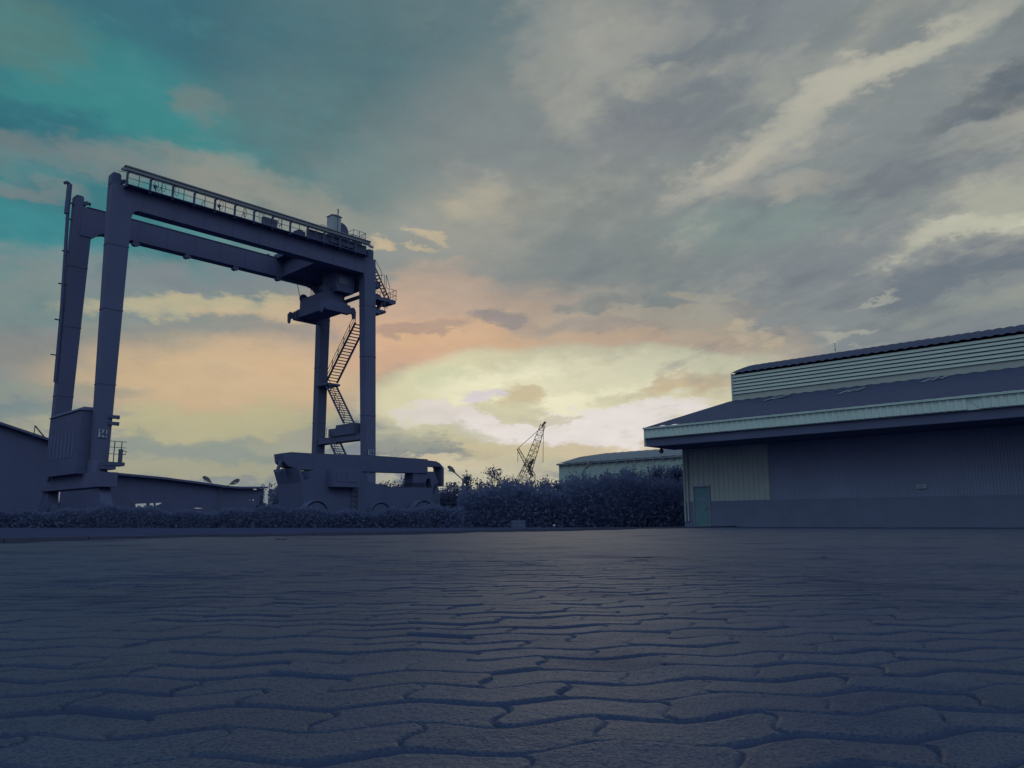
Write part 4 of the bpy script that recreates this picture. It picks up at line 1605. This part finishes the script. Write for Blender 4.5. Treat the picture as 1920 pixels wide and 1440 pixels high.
REAR = (118, 146, 168)
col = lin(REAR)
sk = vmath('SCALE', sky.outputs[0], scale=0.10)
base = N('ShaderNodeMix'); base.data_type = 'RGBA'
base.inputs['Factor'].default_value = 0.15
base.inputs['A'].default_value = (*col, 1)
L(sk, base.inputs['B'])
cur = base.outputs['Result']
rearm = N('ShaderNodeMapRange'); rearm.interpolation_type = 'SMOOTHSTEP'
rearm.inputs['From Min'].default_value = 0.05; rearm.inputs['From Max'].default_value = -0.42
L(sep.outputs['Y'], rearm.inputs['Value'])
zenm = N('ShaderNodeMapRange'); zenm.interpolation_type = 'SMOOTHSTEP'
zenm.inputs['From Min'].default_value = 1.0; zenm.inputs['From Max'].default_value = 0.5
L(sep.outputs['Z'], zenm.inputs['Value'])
cur = mixc(cur, tuple(v * 1.4 for v in lin((200, 226, 242))), math_('MULTIPLY', rearm.outputs[0], zenm.outputs[0]))  # unseen bright sky behind the camera, added to light the faces turned towards it
# the clouded half of the sky in front: broad fields first, then banks and streaks
P = [
    # x, y, rx, ry, ang, colour, amount, edge, rag, soft
    (960, 500, 2300, 1300, 0, (124, 132, 140), 1, .25, 0, 1),
    (100, 180, 900, 620, 0, (62, 118, 126), 1, .05, 0, 1),
    (460, 40, 480, 200, -15, (58, 104, 118), .9, 0, 0, 1),
    (760, 130, 420, 330, 0, (88, 118, 124), .85, 0, 0, 1),
    (250, 230, 360, 190, -15, (62, 134, 136), .85, 0, .3, 1),
    (0, 235, 260, 90, 0, (50, 104, 120), .8, 0, .3, 0),
    (0, 30, 230, 120, 0, (92, 124, 122), .7, 0, .3, 0),
    (640, 290, 330, 150, -25, (94, 122, 126), .8, 0, .3, 0),
    (960, 330, 330, 260, 0, (132, 138, 138), .8, 0, .3, 1),
    (700, 360, 200, 110, 0, (118, 136, 136), .8, 0, .3, 0),
    (40, 460, 330, 130, 0, (62, 134, 140), .95, .1, .4, 0),
    (70, 290, 260, 60, -8, (112, 126, 128), .85, .1, .5, 0),
    (20, 345, 120, 36, 0, (118, 128, 130), .8, .1, .5, 0),
    (80, 318, 100, 24, -10, (70, 118, 128), .7, 0, .5, 0),
    (330, 330, 260, 60, -12, (126, 134, 134), .85, 0, .5, 0),
    (400, 215, 75, 60, 30, (112, 128, 128), .8, 0, .5, 0),
    (520, 380, 260, 80, -15, (150, 150, 140), .8, 0, .5, 0),
    (340, 400, 90, 40, -20, (92, 150, 152), .5, 0, .3, 0),
    (470, 440, 160, 40, -15, (122, 146, 144), .6, 0, .3, 0),
    (330, 540, 620, 110, 0, (132, 140, 140), .9, .1, .4, 0),
    (60, 560, 260, 90, 0, (120, 140, 138), .8, 0, .3, 0),
    (400, 510, 260, 46, 0, (124, 134, 140), .7, 0, .4, 0),
    (430, 582, 330, 36, -2, (188, 178, 146), .9, .1, .8, 0),
    (520, 600, 160, 26, 0, (198, 178, 146), .7, .1, .8, 0),
    (320, 625, 330, 36, 0, (150, 150, 140), .7, 0, .6, 0),
    (40, 680, 330, 110, 0, (140, 140, 134), .8, 0, .3, 0),
    (430, 715, 420, 105, 0, (204, 178, 142), .95, .1, .3, 1),
    (520, 690, 200, 70, 0, (210, 180, 146), .6, 0, .2, 1),
    (40, 745, 260, 40, 0, (146, 150, 138), .7, 0, .5, 0),
    (350, 800, 420, 48, 0, (186, 180, 142), .85, 0, .7, 0),
    (40, 790, 200, 30, 0, (122, 138, 138), .7, 0, .5, 0),
    (350, 845, 330, 32, 0, (146, 154, 142), .85, .1, .8, 0),
    (320, 880, 420, 26, 0, (176, 172, 140), .7, 0, .8, 0),
    (450, 905, 320, 18, 0, (150, 156, 144), .7, 0, .8, 0),
    (560, 832, 120, 22, 0, (178, 174, 148), .5, 0, .6, 0),
    # centre bank: peach above, cream and white glare below
    (930, 420, 260, 120, 0, (160, 158, 146), .75, 0, .3, 1),
    (945, 380, 120, 56, 0, (184, 174, 150), .8, 0, .3, 0),
    (780, 480, 190, 120, 0, (158, 158, 148), .6, 0, .3, 1),
    (1000, 615, 560, 110, 0, (196, 168, 144), .95, .15, .4, 0),
    (830, 570, 190, 80, 0, (194, 168, 148), .85, .1, .5, 0),
    (1250, 632, 330, 60, -8, (202, 174, 146), .9, .1, .6, 0),
    (760, 645, 170, 70, 0, (210, 172, 142), .9, .1, .4, 0),
    (1020, 632, 440, 34, 0, (212, 176, 142), 1, .2, .5, 0),
    (800, 620, 130, 20, 0, (172, 148, 136), .75, .2, .9, 0),
    (960, 598, 70, 20, 10, (146, 136, 136), .8, .2, .9, 0),
    (1130, 610, 190, 24, 0, (166, 150, 142), .7, .1, .9, 0),
    (1090, 752, 450, 112, 0, (212, 206, 172), 1, .66, .2, 1),
    (1240, 718, 250, 52, 8, (216, 212, 178), .9, .3, .4, 0),
    (860, 722, 130, 46, 0, (206, 206, 172), .9, .2, .3, 1),
    (1040, 728, 300, 64, 4, (234, 229, 196), 1, .25, .6, 0),
    (1110, 714, 330, 22, 6, (220, 216, 184), .7, .2, .6, 0),
    (1120, 800, 350, 46, 0, (229, 221, 216), 1, .4, .9, 0),
    (860, 788, 150, 28, -4, (220, 212, 202), 1, .3, 1.0, 0),
    (1000, 800, 190, 26, 0, (228, 220, 214), .9, .2, 1.0, 0),
    (910, 745, 46, 18, 6, (214, 206, 210), .9, .3, .8, 0),
    (800, 795, 80, 18, -6, (214, 208, 200), .8, .3, .8, 0),
    (1000, 738, 70, 20, 2, (200, 186, 152), .9, .2, .9, 0),
    (960, 762, 90, 16, 4, (198, 192, 160), .8, .2, .9, 0),
    (1290, 735, 150, 26, 8, (202, 182, 148), .9, .1, .8, 0),
    (1180, 748, 70, 18, 4, (208, 204, 172), .8, .2, .8, 0),
    (1030, 772, 60, 12, 0, (196, 190, 162), .7, .2, .9, 0),
    (800, 822, 200, 22, 0, (188, 186, 158), .8, .1, .9, 0),
    (980, 838, 260, 26, 0, (196, 184, 152), .9, .1, .9, 0),
    (1150, 838, 130, 20, 0, (206, 190, 160), .8, .1, .9, 0),
    (800, 846, 120, 14, 0, (132, 138, 136), .9, .25, .8, 0),
    (760, 838, 130, 22, 0, (156, 158, 146), .7, .1, .8, 0),
    (800, 868, 200, 14, 0, (206, 190, 158), .85, .1, .8, 0),
    (1000, 862, 230, 16, 0, (202, 194, 164), .7, .1, .8, 0),
    (900, 882, 190, 14, 0, (210, 200, 170), .8, .1, .6, 0),
    (1000, 905, 420, 18, 0, (212, 204, 172), .7, .1, .5, 0),
    # small bright flecks
    (728, 458, 42, 16, -14, (200, 180, 147), .85, 0, .6, 0),
    (812, 450, 36, 15, -22, (196, 180, 148), .85, 0, .6, 0),
    (792, 476, 22, 10, -8, (196, 180, 148), .85, 0, .6, 0),
    (1130, 420, 230, 100, -10, (124, 132, 138), .8, 0, .4, 1),
    (1180, 500, 240, 70, -15, (120, 128, 140), .85, .1, .5, 0),
    (1240, 566, 80, 24, 0, (108, 116, 130), .9, .3, .8, 0),
    (1130, 570, 70, 24, 0, (120, 126, 136), .8, .2, .8, 0),
    (1325, 552, 90, 15, -8, (202, 184, 150), .95, .3, .8, 0),
    (1215, 590, 75, 18, -14, (196, 176, 148), .9, .3, .9, 0),
    (1330, 608, 130, 26, -6, (184, 172, 150), .7, .1, .8, 0),
    # upper right: grey deck with long bright streaks
    (1500, 330, 900, 520, 0, (132, 138, 142), .7, .1, 0, 1),
    (1420, 420, 240, 70, 0, (126, 144, 146), .7, 0, .3, 1),
    (1560, 500, 330, 80, 8, (126, 132, 144), .7, 0, .4, 0),
    (1290, 60, 170, 150, 0, (118, 126, 138), .7, 0, .4, 1),
    (1090, 110, 150, 100, 55, (166, 166, 156), .8, 0, .6, 0),
    (1190, 80, 130, 50, 30, (164, 164, 156), .7, 0, .6, 0),
    (1080, 210, 90, 50, 45, (160, 160, 152), .6, 0, .6, 0),
    (1280, 160, 110, 34, -8, (182, 178, 162), .9, .1, .8, 0),
    (1430, 150, 130, 40, 0, (168, 168, 156), .8, 0, .8, 0),
    (1200, 255, 170, 60, 10, (130, 132, 142), .75, 0, .4, 0),
    (1490, 225, 330, 44, 29, (188, 185, 168), 1.1, .05, .9, 0),
    (1630, 140, 150, 44, 24, (190, 187, 168), .9, .05, .9, 0),
    (1400, 310, 210, 44, 12, (186, 180, 164), .9, .1, .8, 0),
    (1500, 340, 120, 26, 0, (186, 178, 160), .7, .1, .6, 0),
    (1760, 55, 130, 60, 30, (172, 174, 162), .75, .05, .9, 0),
    (1560, 60, 150, 50, 40, (122, 130, 138), .7, .1, .6, 0),
    (1860, 180, 190, 60, 22, (98, 107, 122), 1, .15, .5, 0),
    (1880, 60, 100, 60, 30, (128, 134, 140), .7, 0, .6, 0),
    (1700, 260, 210, 40, 26, (134, 138, 144), .8, .1, .9, 0),
    (1850, 250, 160, 34, 24, (164, 164, 154), .7, .05, .9, 0),
    (1810, 305, 160, 20, 20, (178, 176, 160), .8, .1, .9, 0),
    (1690, 350, 220, 44, 18, (116, 123, 136), .9, .1, .6, 0),
    (1840, 400, 230, 54, 24, (190, 190, 168), .9, .05, 1.0, 0),
    (1790, 445, 150, 24, 18, (206, 204, 180), .95, .15, .9, 0),
    (1900, 420, 90, 22, 26, (214, 212, 188), .8, .1, .8, 0),
    (1830, 500, 260, 40, 14, (110, 119, 134), .95, .1, .6, 0),
    (1650, 545, 70, 9, 12, (172, 172, 158), .6, 0, .4, 0),
    (1560, 590, 150, 40, 6, (132, 138, 146), .8, .1, .6, 0),
    (1800, 580, 200, 40, 8, (142, 148, 148), .8, 0, .8, 0),
    (1440, 630, 40, 40, 0, (192, 178, 152), .6, .1, .9, 0),
    (1600, 632, 60, 14, 6, (176, 176, 160), .6, .1, .9, 0),
]
for p_ in P:
    x, y, rx, ry, ang, c, amt, edge, rag, soft = p_
    up = x > 1000 and y < 520
    if x > 1000 and y < 620 and c[2] > c[0] + 3:   # neutral greys high on the right
        c = (c[0], c[1] + 1, c[2] - 5)
    if up and not soft and sum(c) > 400:    # feathered, streaky deck
        amt, edge, rag = amt * .58, 0.0, rag * .9
        rx, ry = rx * 1.12, ry * 1.25
    cur = patch(cur, x, y, rx, ry, ang, c, amt, edge, rag, bool(soft), 1.8 if up else .2)
# broken mottling of the cloud deck, strongest high on the right
def mottle(prev, noise, lo, hi, colr, amt, region):
    mr = N('ShaderNodeMapRange'); mr.interpolation_type = 'SMOOTHSTEP'
    mr.inputs['From Min'].default_value = lo; mr.inputs['From Max'].default_value = hi
    mr.inputs['To Max'].default_value = amt
    L(noise, mr.inputs['Value'])
    d0 = vmath('DOT_PRODUCT', DIR, ray(*region[:2]).normalized())
    rg = N('ShaderNodeMapRange'); rg.interpolation_type = 'SMOOTHSTEP'
    rg.inputs['From Min'].default_value = math.cos(R(region[2])); rg.inputs['From Max'].default_value = math.cos(R(region[3]))
    L(d0, rg.inputs['Value'])
    return mixc(prev, lin(colr), math_('MULTIPLY', mr.outputs[0], rg.outputs[0]))


mot1 = tex(vmath('ADD', CL, (3.1, .7, 0)), 4.2, 7, .6)
mot2 = tex(vmath('MULTIPLY', DIR, (1, 1, 2.0)), 9, 7, .6)
cur = mottle(cur, mot1, .50, .70, (178, 175, 162), .42, (1560, 220, 26, 8))
cur = mottle(cur, mot1, .48, .32, (108, 117, 126), .55, (1560, 260, 28, 8))
cur = mottle(cur, mot2, .52, .72, (172, 170, 158), .40, (1450, 250, 32, 8))
cur = mottle(cur, mot2, .46, .28, (114, 122, 131), .40, (1500, 300, 32, 8))
cur = mottle(cur, mot2, .50, .72, (80, 140, 142), .35, (150, 250, 22, 5))
cur = mottle(cur, mot2, .48, .28, (58, 108, 122), .40, (200, 150, 24, 5))
# overall cloud texture
tx = math_('MULTIPLY_ADD', streak, .34, math_('MULTIPLY_ADD', fine, .22, 1.0))
cur = vmath('SCALE', cur, scale=tx)
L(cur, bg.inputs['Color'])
wd.cycles.sampling_method = 'MANUAL'
wd.cycles.sample_map_resolution = 512

sun = bpy.data.lights.new('sun', 'SUN')
sun.energy = 0.15
sun.angle = R(14)
sun.color = (1.0, .86, .66)
so = bpy.data.objects.new('sun', sun)
COL.objects.link(so)
sd = Vector((math.sin(SUN_AZ) * math.cos(SUN_EL), math.cos(SUN_AZ) * math.cos(SUN_EL), math.sin(SUN_EL)))
so.rotation_euler = sd.to_track_quat('Z', 'Y').to_euler()

scene.view_settings.view_transform = 'Standard'
scene.view_settings.look = 'None'
scene.view_settings.exposure = 0
scene.view_settings.gamma = 1
